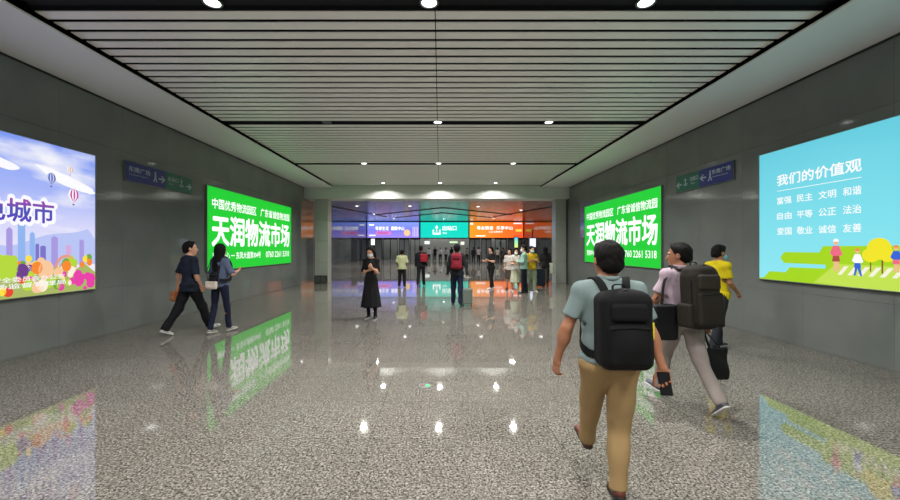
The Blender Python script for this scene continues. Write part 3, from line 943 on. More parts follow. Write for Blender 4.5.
def half(p, n, k=0.004):
    """keeps only what lies on the side n points away from"""
    p, n = np.asarray(p, float), nrm(n)
    return Prim(lambda X, Y, Z: (X - p[0]) * n[0] + (Y - p[1]) * n[1] + (Z - p[2]) * n[2], [-9] * 3, [9] * 3, k, 'i')

def smin(a, b, k):
    h = np.maximum(k - np.abs(a - b), 0) / k
    return np.minimum(a, b) - h * h * k * 0.25

def field(prims, lo, hi, h, warp=None):
    lo = np.asarray(lo, float)
    n = np.maximum(np.ceil((np.asarray(hi) - lo) / h).astype(int) + 1, 3)
    ax = [lo[i] + h * np.arange(n[i]) for i in range(3)]
    D = np.full(n, 0.5, np.float32)
    for p in prims:
        pad = p.k + 2.5 * h
        sl, ok = [], True
        for i in range(3):
            a = int(np.searchsorted(ax[i], p.lo[i] - pad)); b = int(np.searchsorted(ax[i], p.hi[i] + pad))
            if b <= a: ok = False; break
            sl.append(slice(a, b))
        if not ok: continue
        sl = tuple(sl)
        X = ax[0][sl[0]][:, None, None].astype(np.float32); Y = ax[1][sl[1]][None, :, None].astype(np.float32); Z = ax[2][sl[2]][None, None, :].astype(np.float32)
        d = p.f(X, Y, Z).astype(np.float32)
        cur = D[sl]
        if p.op == 'u': D[sl] = smin(cur, d, p.k)
        elif p.op == 's': D[sl] = -smin(-cur, d, p.k)
        elif p.op == 'i': D[sl] = -smin(-cur, -d, p.k)
    if warp is not None:
        D += warp(ax[0][:, None, None], ax[1][None, :, None], ax[2][None, None, :]).astype(np.float32)
    return D, lo, h

_E = [((0,0,0),(1,0,0)),((0,1,0),(1,1,0)),((0,0,1),(1,0,1)),((0,1,1),(1,1,1)),
      ((0,0,0),(0,1,0)),((1,0,0),(1,1,0)),((0,0,1),(0,1,1)),((1,0,1),(1,1,1)),
      ((0,0,0),(0,0,1)),((1,0,0),(1,0,1)),((0,1,0),(0,1,1)),((1,1,0),(1,1,1))]
def nets(D, lo, h):
    s = D < 0
    c = s[:-1, :-1, :-1].astype(np.int8)
    cnt = np.zeros_like(c)
    for i in (0, 1):
        for j in (0, 1):
            for k in (0, 1):
                cnt += s[i:s.shape[0] - 1 + i, j:s.shape[1] - 1 + j, k:s.shape[2] - 1 + k]
    act = (cnt > 0) & (cnt < 8)
    ijk = np.argwhere(act)
    if len(ijk) == 0: return np.zeros((0, 3)), np.zeros((0, 4), int)
    idx = np.full(act.shape, -1, np.int64)
    idx[act] = np.arange(len(ijk))
    P = np.zeros((len(ijk), 3)); C = np.zeros(len(ijk))
    I, J, K = ijk.T
    for a, b in _E:
        da = D[I + a[0], J + a[1], K + a[2]]; db = D[I + b[0], J + b[1], K + b[2]]
        m = (da < 0) != (db < 0)
        t = np.where(m, da / np.where(m, da - db, 1), 0)
        for q in range(3):
            P[:, q] += np.where(m, a[q] + t * (b[q] - a[q]), 0)
        C += m
    P = (P / C[:, None] + ijk) * h + lo
    quads = []
    for ax in range(3):
        o1, o2 = [(1, 2), (2, 0), (0, 1)][ax]
        A = [slice(1, -1)] * 3; A[ax] = slice(0, D.shape[ax] - 1); B = list(A); B[ax] = slice(1, D.shape[ax])
        sa, sb = s[tuple(A)], s[tuple(B)]
        e = np.argwhere(sa != sb)
        if len(e) == 0: continue
        flip = sa[tuple(e.T)]
        base = e.copy(); off = np.ones(3, int); off[ax] = 0; base = base + off
        def cell(d1, d2):
            q = base.copy(); q[:, o1] -= d1; q[:, o2] -= d2
            return idx[q[:, 0], q[:, 1], q[:, 2]]
        q = np.stack([cell(1, 1), cell(0, 1), cell(0, 0), cell(1, 0)], 1)
        q[~flip] = q[~flip][:, ::-1]
        quads.append(q)
    return P, np.concatenate(quads)

def sdf_mesh(name, prims, h, fine=(), warp=None, relax=1):
    """fine = [(lo, hi, h)] boxes meshed at a finer step and stitched into the same mesh"""
    U = [p for p in prims if p.op == 'u']
    lo = np.min([p.lo for p in U], 0) - 2.5 * h; hi = np.max([p.hi for p in U], 0) + 2.5 * h
    VV, QQ, n = [], [], 0
    def push(P, Q):
        nonlocal n
        VV.append(P); QQ.append(Q + n); n += len(P)
    P, Q = nets(*field(prims, lo, hi, h, warp))
    if len(P):
        cen = P[Q].mean(1)
        keep = np.ones(len(Q), bool)
        for flo, fhi, fh in fine:
            keep &= ~np.all((cen > np.asarray(flo) + h) & (cen < np.asarray(fhi) - h), 1)
        push(P, Q[keep])
    for flo, fhi, fh in fine:
        P, Q = nets(*field(prims, flo, fhi, fh, warp))
        if len(P): push(P, Q)
    P = np.concatenate(VV); Q = np.concatenate(QQ)
    used = np.unique(Q); mp = np.full(len(P), -1); mp[used] = np.arange(len(used)); P = P[used]; Q = mp[Q]
    for _ in range(relax):
        acc = np.zeros_like(P); cn = np.zeros(len(P))
        for a, b in ((0, 1), (1, 2), (2, 3), (3, 0)):
            np.add.at(acc, Q[:, a], P[Q[:, b]]); np.add.at(cn, Q[:, a], 1)
            np.add.at(acc, Q[:, b], P[Q[:, a]]); np.add.at(cn, Q[:, b], 1)
        P = P * 0.5 + 0.5 * acc / np.maximum(cn, 1)[:, None]
    me = bpy.data.meshes.new(name)
    me.vertices.add(len(P)); me.vertices.foreach_set('co', P.astype(np.float32).ravel())
    me.loops.add(len(Q) * 4); me.loops.foreach_set('vertex_index', Q.astype(np.int32).ravel())
    me.polygons.add(len(Q)); me.polygons.foreach_set('loop_start', np.arange(0, len(Q) * 4, 4, dtype=np.int32))
    me.update(calc_edges=True)
    me.polygons.foreach_set('use_smooth', np.ones(len(Q), bool))
    return me

def folds(amp, seed=0, fx=11.0, fz=7.0):
    r = random.Random(seed)
    ph = [r.uniform(0, 6.28) for _ in range(8)]
    def w(X, Y, Z):
        a = np.sin(fx * X + 5 * Z + ph[0] + 1.5 * np.sin(9 * Y + ph[1])) * np.sin(fz * Z * 2 + ph[2] + 2 * np.sin(6 * X + ph[3]))
        b = np.sin(23 * Z + 9 * X + ph[4] + 2.2 * np.sin(8 * X + 5 * Y + ph[5])) * 0.55
        return amp * (a + b)
    return w
# ---------------------------------------------------------------- people
for nm, c, r in (('skin_tan', '9c6a4e', .5), ('skin_fair', 'c8967a', .5), ('lips', 'a8615a', .45), ('eye_white', 'e8e4de', .3), ('iris', '2a1a12', .2)):
    mat(nm, c, r, noise=.06, scale=30, spec=.4)
mat('hair_black', '0e0c0b', .7, noise=.3, scale=60, bump=.4, bscale=260, spec=.15)
mat('sole_dark', '1c1815', .7); mat('sole_white', 'd8d6d0', .6)
def cloth(col, rough=.85, noise=.08):
    return mat('cloth_' + col, col, rough, noise=noise, scale=14, bump=.25, bscale=420, spec=.25)

def rot_axis(v, axis, ang):
    axis = nrm(axis); v = np.asarray(v, float)
    return v * math.cos(ang) + np.cross(axis, v) * math.sin(ang) + axis * (axis @ v) * (1 - math.cos(ang))

def hand_prims(w, d, n, sd, s, curl=0.5, rmin=0.0, thumb=0.5):
    """w wrist, d direction, n palm normal, sd = +1/-1 thumb towards sd * (n x d)"""
    d = nrm(d); n = nrm(np.asarray(n, float) - d * (np.asarray(n, float) @ d)); t = np.cross(n, d) * sd
    P = []
    pe = w + d * .088 * s
    P.append(econe(w - d * .01 * s, w + d * .025 * s, (.026 * s, .019 * s), (.034 * s, .016 * s), t, .012))
    P.append(econe(w + d * .02 * s, pe, (.034 * s, .0155 * s), (.041 * s, .0125 * s), t, .012, cap=1))
    for q, (off, ln, r) in enumerate(((.031, .068, .0088), (.0105, .078, .009), (-.0105, .072, .0086), (-.030, .055, .0076))):
        p = pe + t * off * s - d * (.004 + .004 * abs(q - 1)) * s
        r = max(r * s, rmin)
        a = curl * (1 + .12 * q) * .55
        dd = nrm(d + t * off * 1.6)
        for L, ratio, r2 in ((.45, 1.0, .95), (.31, 1.25, .88), (.24, 0.9, .78)):
            ax = np.cross(dd, n)
            dd = nrm(rot_axis(dd, ax, a * ratio))
            e = p + dd * ln * L * s
            P.append(cone(p, e, r, r * r2, .004))
            p, r = e, r * r2
    b = w + d * .022 * s + t * .024 * s + n * .006 * s
    d1 = nrm(d * .62 + t * .68 + n * (.25 + thumb * .4)); e1 = b + d1 * .042 * s
    d2 = nrm(d * .92 + t * .2 + n * (.15 + thumb * .7)); e2 = e1 + d2 * .032 * s
    d3 = nrm(d * .95 - t * .05 + n * (.15 + thumb * .8)); e3 = e2 + d3 * .026 * s
    P += [cone(b, e1, max(.015 * s, rmin), max(.011 * s, rmin), .012), cone(e1, e2, max(.011 * s, rmin), max(.0098 * s, rmin), .004), cone(e2, e3, max(.0098 * s, rmin), max(.008 * s, rmin), .004)]
    return P, pe, (d, n, t)

def person(label, pos, yaw, H=1.7, girth=1.0, female=False, lean=(0, 0), head=(0, 0), legs=None, arms=None, skin='skin_tan',
           hair='short', top=None, bottom=None, shoes=('2a2420', 'sole_dark'), res=1.0, mask=None, seed=0, extras=(), group=None, cat='person', cap_=None):
    """local frame: +y the way the person faces, +x their right. legs: {'L': (hip flex, knee, foot pitch, abduction), 'R': ...} in degrees
    arms: {'L': (upper arm dir, forearm dir, hand dir, palm normal, curl), 'R': ...}"""
    s = H / 1.7; g = girth
    R = math.radians
    hw = .088 * s * (1.05 if female else 1.0)
    legs = legs or {'L': (4, 4, 0, 2), 'R': (-4, 4, 0, 2)}
    J = {}
    low = 9
    for k, sx in (('L', -1), ('R', 1)):
        hf, kn, fp, ab = legs[k]
        hip = V(sx * hw, 0, 0)
        d1 = V(sx * math.sin(R(ab)), math.sin(R(hf)), -math.cos(R(hf)))
        knee = hip + nrm(d1) * .425 * s
        d2 = V(sx * math.sin(R(ab)), math.sin(R(hf - kn)), -math.cos(R(hf - kn)))
        ank = knee + nrm(d2) * .40 * s
        f = V(0.10 * sx, math.cos(R(fp)), -math.sin(R(fp))); f = nrm(f); u = nrm(V(0, math.sin(R(fp)), math.cos(R(fp))))
        heel = ank - f * .055 * s - u * .08 * s
        toe = ank + f * .185 * s - u * .08 * s
        low = min(low, heel[2], toe[2])
        J[k] = dict(hip=hip, knee=knee, ank=ank, f=f, u=u, heel=heel, toe=toe)
    dz = V(0, 0, -low)
    for k in 'LR':
        for q in ('hip', 'knee', 'ank', 'heel', 'toe'):
            J[k][q] = J[k][q] + dz
    pel = dz.copy()
    up = nrm(V(lean[0], lean[1], 1)); rt = nrm(V(1, 0, -lean[0])); fw = np.cross(up, rt)
    T = lambda a, b, c: pel + rt * a * s + fw * b * s + up * c * s
    neck = T(0, -.012, .525)
    sw = (.152 if female else .172) * g ** .5
    sho = {'L': T(-sw, -.01, .475), 'R': T(sw, -.01, .475)}
    arms = arms or {}
    dflt = {'L': ((-.18, -.05, -1), (-.05, .15, -1), None, (1, .2, 0), .7), 'R': ((.18, .05, -1), (.05, .25, -1), None, (-1, .2, 0), .7)}
    for k in 'LR':
        a = arms.get(k, dflt[k])
        el = sho[k] + nrm(a[0]) * .275 * s
        wr = el + nrm(a[1]) * .245 * s
        J[k].update(sho=sho[k], el=el, wr=wr, hd=nrm(a[2] if a[2] is not None else a[1]), pn=nrm(a[3]), curl=a[4])
    # head frame
    hy, hp = R(head[0]), R(head[1])
    hf_ = nrm(V(-math.sin(hy) * math.cos(hp), math.cos(hy) * math.cos(hp), math.sin(hp)))
    hr = nrm(np.cross(hf_, V(0, 0, 1))); hu = np.cross(hr, hf_)
    hc = neck + up * .15 * s + fw * .022 * s
    hs_ = s * (1.07 if not female else 1.04)
    hc = neck + up * .155 * s + fw * .022 * s
    HP = lambda a, b, c: hc + hr * a * hs_ + hf_ * b * hs_ + hu * c * hs_
    HA = [hr, hf_, hu]
    E = lambda c, r, k=.02, op='u': ell(HP(*c), V(*r) * hs_, HA, k * s, op)
    B = []
    # torso, one chain
    wst = .125 if female else .138
    tor = [(T(0, 0, -.02), .158, .112), (T(0, .004, .12), wst, .098), (T(0, .006, .28), .15, .108), (T(0, -.004, .42), .152, .098)]
    for (a, r1, r2), (b, q1, q2) in zip(tor, tor[1:]):
        B.append(econe(a, b, (r1 * g * s * .88, r2 * g * s * .88), (q1 * g * s * .88, q2 * g * s * .88), rt, .03, cap=.9 if a[2] > T(0, 0, .05)[2] else .4))
    B.append(cone(sho['L'] + up * -.012 * s, sho['R'] + up * -.012 * s, .042 * s, .042 * s, .04))
    for k in 'LR':
        B.append(cone(sho[k] - up * .0 * s, neck + up * .03 * s, .036 * s, .043 * s, .04))
    B.append(cone(neck - up * .02 * s, HP(0, -.012, -.06), .056 * s * g ** .4, .053 * s * g ** .4, .03))
    # head
    gh = 1.0 + (g - 1) * .25
    B += [E((0, -.012, .028), (.077 * gh, .095, .095), .02), E((0, .028, -.03), (.062 * gh, .066, .082), .035), E((0, .05, -.088), (.034 * gh, .034, .028), .04),
          cone(HP(0, .088, .012), HP(0, .108, -.026), .009 * s, .0135 * s, .014 * s), E((.03, .082, .03), (.026, .012, .009), .015), E((-.03, .082, .03), (.026, .012, .009), .015),
          E((.031, .094, .008), (.016, .012, .011), .01, 's'), E((-.031, .094, .008), (.016, .012, .011), .01, 's'), E((.031, .080, .0165), (.016, .011, .0065), .005), E((-.031, .080, .0165), (.016, .011, .0065), .005), E((.031, .080, -.0015), (.015, .010, .004), .005), E((-.031, .080, -.0015), (.015, .010, .004), .005),
          E((0, .088, -.056), (.024, .012, .007), .012)]
    for sx in (-1, 1):
        B += [ell(HP(sx * .079 * gh, -.008, -.002), V(.011, .02, .032) * s, HA, .008), ell(HP(sx * .09 * gh, .0, .0), V(.007, .01, .017) * s, HA, .006, 's')]
    # arms and hands
    fine = [(hc - .165 * s, hc + .155 * s, .0065 * res ** .6 if res > 1.5 else .0052)]
    rmin = 0.0045 * res ** .35
    for k, sd in (('L', 1), ('R', -1)):
        j = J[k]
        B.append(cone(j['sho'] - up * .01 * s, j['el'], .040 * s * g, .036 * s * g ** .6, .025))
        B.append(cone(j['el'], j['wr'], .037 * s * g ** .6, .0255 * s, .02))
        mid = j['el'] + (j['wr'] - j['el']) * .28
        B.append(ell(mid, V(.04, .04, .06) * s * g ** .5, None, .03))
        hs = s * (.92 if female else 1.0)
        hp_, pe, fr = hand_prims(j['wr'], j['hd'], j['pn'], sd, hs, j['curl'], rmin)
        B += hp_
        j['palm'] = j['wr'] + fr[0] * .06 * hs; j['fr'] = fr; j['grip'] = pe + fr[1] * .03 * hs
        c = j['wr'] + fr[0] * .09 * hs + fr[1] * .02 * hs
        fine.append((c - .125 * hs, c + .125 * hs, .0034 * (res ** .55)))
    # legs
    for k in 'LR':
        j = J[k]
        cv = .70 if bottom[0] == 'trousers' else 1.0
        B.append(cone(j['hip'] + V(0, 0, .02), j['knee'], .083 * s * g * min(cv, .76), .054 * s * g ** .6 * cv, .03))
        calf = j['knee'] + (j['ank'] - j['knee']) * .3 - j['f'] * .012 * s
        B.append(cone(j['knee'], calf, .053 * s * g ** .6 * cv, .052 * s * g ** .6 * cv, .03))
        B.append(cone(calf, j['ank'], .052 * s * g ** .6 * cv, .034 * s, .03))
        B.append(econe(j['ank'] - j['u'] * .045 * s - j['f'] * .03 * s, j['toe'] + j['u'] * .03 * s - j['f'] * .03 * s, (.026 * s, .022 * s), (.029 * s, .011 * s), np.cross(j['f'], j['u']), .012))
    root = thing('person', label, cat, pos, R(yaw), group)
    h = .0115 * res
    link('body', sdf_mesh('body', B, h, fine), M(skin), root)
    # face details
    for sx in (-1, 1):
        e = MB().ball(tuple(HP(sx * .031, .0772, .008)), .0122 * s, 12).build('eye', M('eye_white'), root, smooth=True)
        MB().ball(tuple(HP(sx * .031, .0838, .0075)), .0066 * s, 8).build('iris', M('iris'), e, smooth=True)
        b0 = [HP(sx * a, b, c) for a, b, c in ((.016, .0955, .033), (.031, .0935, .0355), (.047, .083, .031))]
        MB().sweep([tuple(p) for p in b0], .0055 * s, .003 * s, tuple(hu)).build('eyebrow', M('hair_black'), root)
    if mask is None:
        link('lips', sdf_mesh('lips', [E((0, .093, -.0535), (.021, .0065, .0045), .004), E((0, .092, -.0605), (.018, .0065, .005), .004)], .003 * s, relax=0), M('lips'), root)
    else:
        mk = [E((0, .05, -.05), (.066 * gh, .072, .062), .01), half(HP(0, .02, 0), -hf_), half(HP(0, 0, -.002), hu), half(HP(0, 0, -.108), -hu)]
        mo = link('face_mask', sdf_mesh('face_mask', mk, .005 * s), cloth(mask, .7), root)
        for sx in (-1, 1):
            MB().sweep([tuple(HP(sx * a, b, c)) for a, b, c in ((.058, .05, -.02), (.078, .015, .0), (.09, -.015, .018))], .004 * s, .003 * s, tuple(hu)).build('ear_loop', cloth(mask, .7), mo)
    # hair
    hn = lambda X, Y, Z: .0022 * np.sin(95 * X + 3 * np.sin(40 * Z)) * np.sin(88 * Y + 2 * np.sin(52 * X)) + .0016 * np.sin(70 * Z + 4 * np.sin(30 * X + 20 * Y))
    earcut = [ell(HP(sx * .088 * gh, .004, -.006), V(.022, .022, .034) * s, HA, .008, 's') for sx in (-1, 1)]
    nmn = nrm(-hu * .80 + hf_ * .60)
    if hair in ('short', 'crop'):
        a = .0 if hair == 'short' else -.006
        hp2 = [E((0, -.016, .034), (.087 * gh + a, .107 + a, .104 + a), .02), E((0, -.06, -.03), (.066 * gh + a, .055 + a, .06), .03), half(HP(0, .035, .035), nrm(hf_ * .95 - hu * .42), .012), half(HP(0, -.04, -.075), -hu, .012),
               half(HP(0, .0, -.038), nrm(-hu * .75 + hf_ * .55), .012)] + earcut
        hp2.insert(1, E((0, .052, .085), (.062 * gh, .045, .04), .03)) if hair == 'short' else None
        link('hair', sdf_mesh('hair', hp2, .0065 * res ** .5, warp=hn), M('hair_black'), root)
    elif hair in ('long', 'bob', 'tail', 'bun'):
        ln = {'long': .36, 'bob': .14, 'tail': .10, 'bun': .09}[hair]
        hp2 = [E((0, -.016, .034), (.089 * gh, .108, .106), .02), half(HP(0, .045, .03), nrm(hf_ * .95 - hu * .3), .015), half(HP(0, -.03, -.07), nrm(-hu + hf_ * .4), .02)]
        if hair in ('long', 'bob'):
            for sx in (-1, 1):
                hp2.insert(1, econe(HP(sx * .072, -.005, .03), HP(sx * .078, -.02, -.05 - ln * .3), (.024 * s, .05 * s), (.022 * s, .04 * s), hr, .03))
            c1 = HP(0, -.05, -.02); c2 = hc - hf_ * .075 * s - V(0, 0, 1) * (.10 + ln * .3) * s; c3 = hc - hf_ * .06 * s - fw * .07 * s - V(0, 0, 1) * (.12 + ln) * s
            tail_ = [econe(c1, c2, (.085 * s, .06 * s), (.088 * s, .045 * s), hr, .03), econe(c2, c3, (.088 * s, .045 * s), (.065 * s, .025 * s), hr, .03)]
            base = hp2[:-1]
            link('hair', sdf_mesh('hair', [base[0]] + base[1:-1] + [base[-1]] + tail_, .0075 * res ** .5, warp=lambda X, Y, Z: .0025 * np.sin(150 * X + 2 * np.sin(9 * Z)) + 0 * Y), M('hair_black'), root)
        else:
            hp2 += [ell(HP(0, -.12, .06 if hair == 'bun' else .02), V(.035, .035, .035) * s, None, .02)]
            if hair == 'tail':
                hp2.append(econe(HP(0, -.125, .01), HP(0, -.13, -.16), (.03 * s, .025 * s), (.016 * s, .012 * s), hr, .02))
            link('hair', sdf_mesh('hair', hp2 , .0075 * res ** .5, warp=hn), M('hair_black'), root)
    if cap_:
        cp = [E((0, -.012, .045), (.094, .112, .1), .02), half(HP(0, 0, .03), -hu, .006), econe(HP(0, .08, .035), HP(0, .155, .025), (.07 * s, .007 * s), (.055 * s, .006 * s), hr, .01, cap=.9)]
        link('cap', sdf_mesh('cap', cp, .008), cloth(cap_), root)
    # bottom
    bk, bc = bottom[0], bottom[1]
    hem = top[3] if len(top) > 3 else .06
    ease = bottom[2] if len(bottom) > 2 else 0.0
    L = []
    if bk in ('trousers', 'shorts'):
        L.append(econe(T(0, 0, -.02), T(0, .003, .085), ((.166) * g * s + ease, .121 * g * s + ease), ((wst + .012) * g * s, .105 * g * s), rt, .03, cap=.5))
        for k in 'LR':
            j = J[k]
            e2 = ease
            L.append(cone(j['hip'] + V(0, -.006, .0), j['knee'], (.093 * g) * s + e2, .064 * s * g ** .7 + e2, .03))
            if bk == 'trousers':
                end = j['ank'] - (j['ank'] - j['knee']) * .02 - j['u'] * .02 * s
                L.append(cone(j['knee'], end + j['u'] * .0, .064 * s * g ** .7 + e2, .054 * s + e2, .03))
                L.append(Prim(lambda X, Y, Z, p=j['ank'] - j['u'] * .035 * s, n=-j['u'], c=j['ank'], r=.16 * s: np.minimum(-((X - p[0]) * n[0] + (Y - p[1]) * n[1] + (Z - p[2]) * n[2]), r - np.sqrt((X - c[0]) ** 2 + (Y - c[1]) ** 2 + (Z - c[2]) ** 2)) * -1 if False else np.maximum(-((X - p[0]) * n[0] + (Y - p[1]) * n[1] + (Z - p[2]) * n[2]), np.sqrt((X - c[0]) ** 2 + (Y - c[1]) ** 2 + (Z - c[2]) ** 2) - r), j['ank'] - .16 * s, j['ank'] + .16 * s, .003, 's'))
        L.append(Prim(lambda X, Y, Z, p=T(0, 0, .10 if len(bottom) > 3 or hem < .03 else .045), n=up: (X - p[0]) * n[0] + (Y - p[1]) * n[1] + (Z - p[2]) * n[2], [-9] * 3, [9] * 3, .003, 'i'))
        bo = link('trousers', sdf_mesh('trousers', L, .0105 * res, warp=folds(.0042 + ease * .14, seed)), cloth(bc), root)
        if len(bottom) > 3:
            link('belt', sdf_mesh('belt', [econe(T(0, 0, .070), T(0, 0, .098), (((wst + .018) * g) * s, .112 * g * s), (((wst + .016) * g) * s, .110 * g * s), rt, .01, cap=.12)], .008), mat('belt_black', '15130f', .4), bo)
    elif bk in ('skirt', 'dress'):
        hem_s = bottom[3]
        zt = T(0, 0, .13)
        c1 = pel + V(0, 0, -.02); c2 = pel + V(0, 0, -hem_s * s)
        L = [econe(zt, c1, (.135 * g * s, .108 * g * s), (.172 * g * s, .130 * g * s), rt, .03, cap=.5), econe(c1, c2, (.168 * g * s, .130 * g * s), (.168 * g * s + ease, .14 * g * s + ease), rt, .03, cap=.6), half(c2, V(0, 0, -1))]
        link('skirt', sdf_mesh('skirt', L, .0105 * res, warp=lambda X, Y, Z: .006 * np.sin(9 * np.arctan2(Y, X)) * np.clip((pel[2] + .05 - Z) * 3, 0, 1)), cloth(bc), root)
        if 'stockings' in extras:
            for k in 'LR':
                j = J[k]
                link('stocking', sdf_mesh('stocking', [cone(j['hip'], j['knee'], .088 * s, .060 * s, .02), cone(j['knee'], j['ank'], .060 * s, .040 * s, .03), cone(j['ank'], j['ank'] + j['f'] * .03, .040 * s, .03 * s, .02), half(j['hip'] - V(0, 0, .05), V(0, 0, 1))], .012), cloth('141315'), root)
    # top
    tk, tc, off = top[0], top[1], top[2]
    hem = top[3] if len(top) > 3 else .06
    K = []
    for (a, r1, r2), (b, q1, q2) in zip(tor, tor[1:]):
        r1, r2, q1, q2 = [v * g * s + off for v in (r1 + .006, r2 + .006, q1 + .006, q2 + .006)]
        K.append(econe(a, b, (r1, r2), (q1, q2), rt, .03, cap=.9))
    oh = max(off * 1.1, (ease if bk == 'trousers' else 0) + .015)
    if bk != 'dress': K.append(econe(T(0, 0, -hem - .02), T(0, 0, .03), (.170 * g * s + oh, .126 * g * s + oh), (.164 * g * s + oh * .9, .120 * g * s + oh * .9), rt, .03, cap=.3))
    K.append(cone(sho['L'] - up * .005 * s, sho['R'] - up * .005 * s, .050 * s + off * .5, .050 * s + off * .5, .035))
    for k in 'LR':
        K.append(cone(sho[k] + up * .008 * s, neck + up * .012 * s, .048 * s + off * .5, .05 * s, .05))
    for k in 'LR':
        j = J[k]
        slv = {'short': .72, 'elbow': .98, 'long': 1.0, 'sleeveless': .12}[tk]
        e = j['sho'] + (j['el'] - j['sho']) * slv
        flare = .012 if tk in ('short', 'elbow') else .004
        K.append(cone(j['sho'] - up * .008 * s, e, .049 * s * g + off * .45, (.046 * s * g + off * .55 + flare), .022))
        if tk in ('short', 'elbow'):
            dd = nrm(j['el'] - j['sho'])
            p = e
            K.append(Prim(lambda X, Y, Z, p=p, n=dd, r=.1 * s: np.maximum(-((X - p[0]) * n[0] + (Y - p[1]) * n[1] + (Z - p[2]) * n[2]), np.sqrt((X - p[0]) ** 2 + (Y - p[1]) ** 2 + (Z - p[2]) ** 2) - r), p - .1 * s, p + .1 * s, .003, 's'))
        if tk == 'long':
            K.append(cone(j['el'], j['wr'], .046 * s * g ** .6 + off * .5, .034 * s + off * .5, .02))
    K.append(half(T(0, 0, -hem if bk != 'dress' else .01), -up, .003))
    K.append(half(neck + up * .034 * s, up + fw * .35, .004))
    link('shirt' if bk != 'dress' else 'dress_top', sdf_mesh('shirt', K, .0105 * res, warp=folds(.0042 + off * .1, seed + 5)), cloth(tc), root)
    if 'collar' in extras:
        ring = []
        for q in range(17):
            a = 2 * math.pi * q / 16 * .9 + math.pi * .6
            ring.append(tuple(neck + up * (.045 + .01 * math.sin(a)) * s + rt * math.cos(a) * .071 * s + fw * (math.sin(a) * .069 + .004) * s))
        MB().sweep(ring, .032 * s, .006 * s, tuple(up)).build('collar', cloth(tc), root, smooth=True)
    # shoes
    for k in 'LR':
        j = J[k]
        f, u = j['f'], j['u']; sd_ = np.cross(f, u)
        mid = j['ank'] + f * .05 * s
        sp_ = [econe(j['heel'] + f * .03 * s + u * .032 * s, j['heel'] + f * .10 * s + u * .034 * s, (.036 * s, .032 * s), (.038 * s, .036 * s), sd_, .02, cap=1.0),
               econe(j['heel'] + f * .10 * s + u * .030 * s, j['toe'] - f * .035 * s + u * .020 * s, (.038 * s, .034 * s), (.040 * s, .022 * s), sd_, .02, cap=1.4),
               cone(j['ank'] - u * .02 * s, j['heel'] + f * .05 * s + u * .04 * s, .040 * s, .036 * s, .02),
               half(j['heel'] + u * .012 * s, -u, .003), half(j['ank'] - u * .005 * s, u, .004)]
        so = link('shoe', sdf_mesh('shoe', sp_, .006 * res ** .6), mat('shoe_' + shoes[0], shoes[0], .45), root)
        b2 = [econe(j['heel'] + f * .034 * s + u * .008 * s, j['toe'] - f * .04 * s + u * .008 * s, (.040 * s, .030 * s), (.044 * s, .030 * s), sd_, .02, cap=1.35), half(j['heel'] + u * .016 * s, u, .002), half(j['heel'] + u * .001 * s, -u, .002)]
        link('sole', sdf_mesh('sole', b2, .006 * res ** .5), M(shoes[1]), so)
    J.update(T=T, neck=neck, hc=hc, rt=rt, fw=fw, up=up, pel=pel, s=s, root=root, HP=HP, pos=Vector(pos), yaw=R(yaw))
    return J

def carried(J, name, label, cat, base, group=None):
    """a thing carried by a person: an Empty at its own base, oriented like the person"""
    m = Matrix.Translation(J['pos']) @ Matrix.Rotation(J['yaw'], 4, 'Z') @ Matrix.Translation(Vector(base))
    return thing(name, label, cat, matrix=m, group=group), np.asarray(base, float)
def put(root, base, name, mesh, material, parent=None):
    mesh.transform(Matrix.Translation(-Vector(base)))
    return link(name, mesh, material, parent or root)

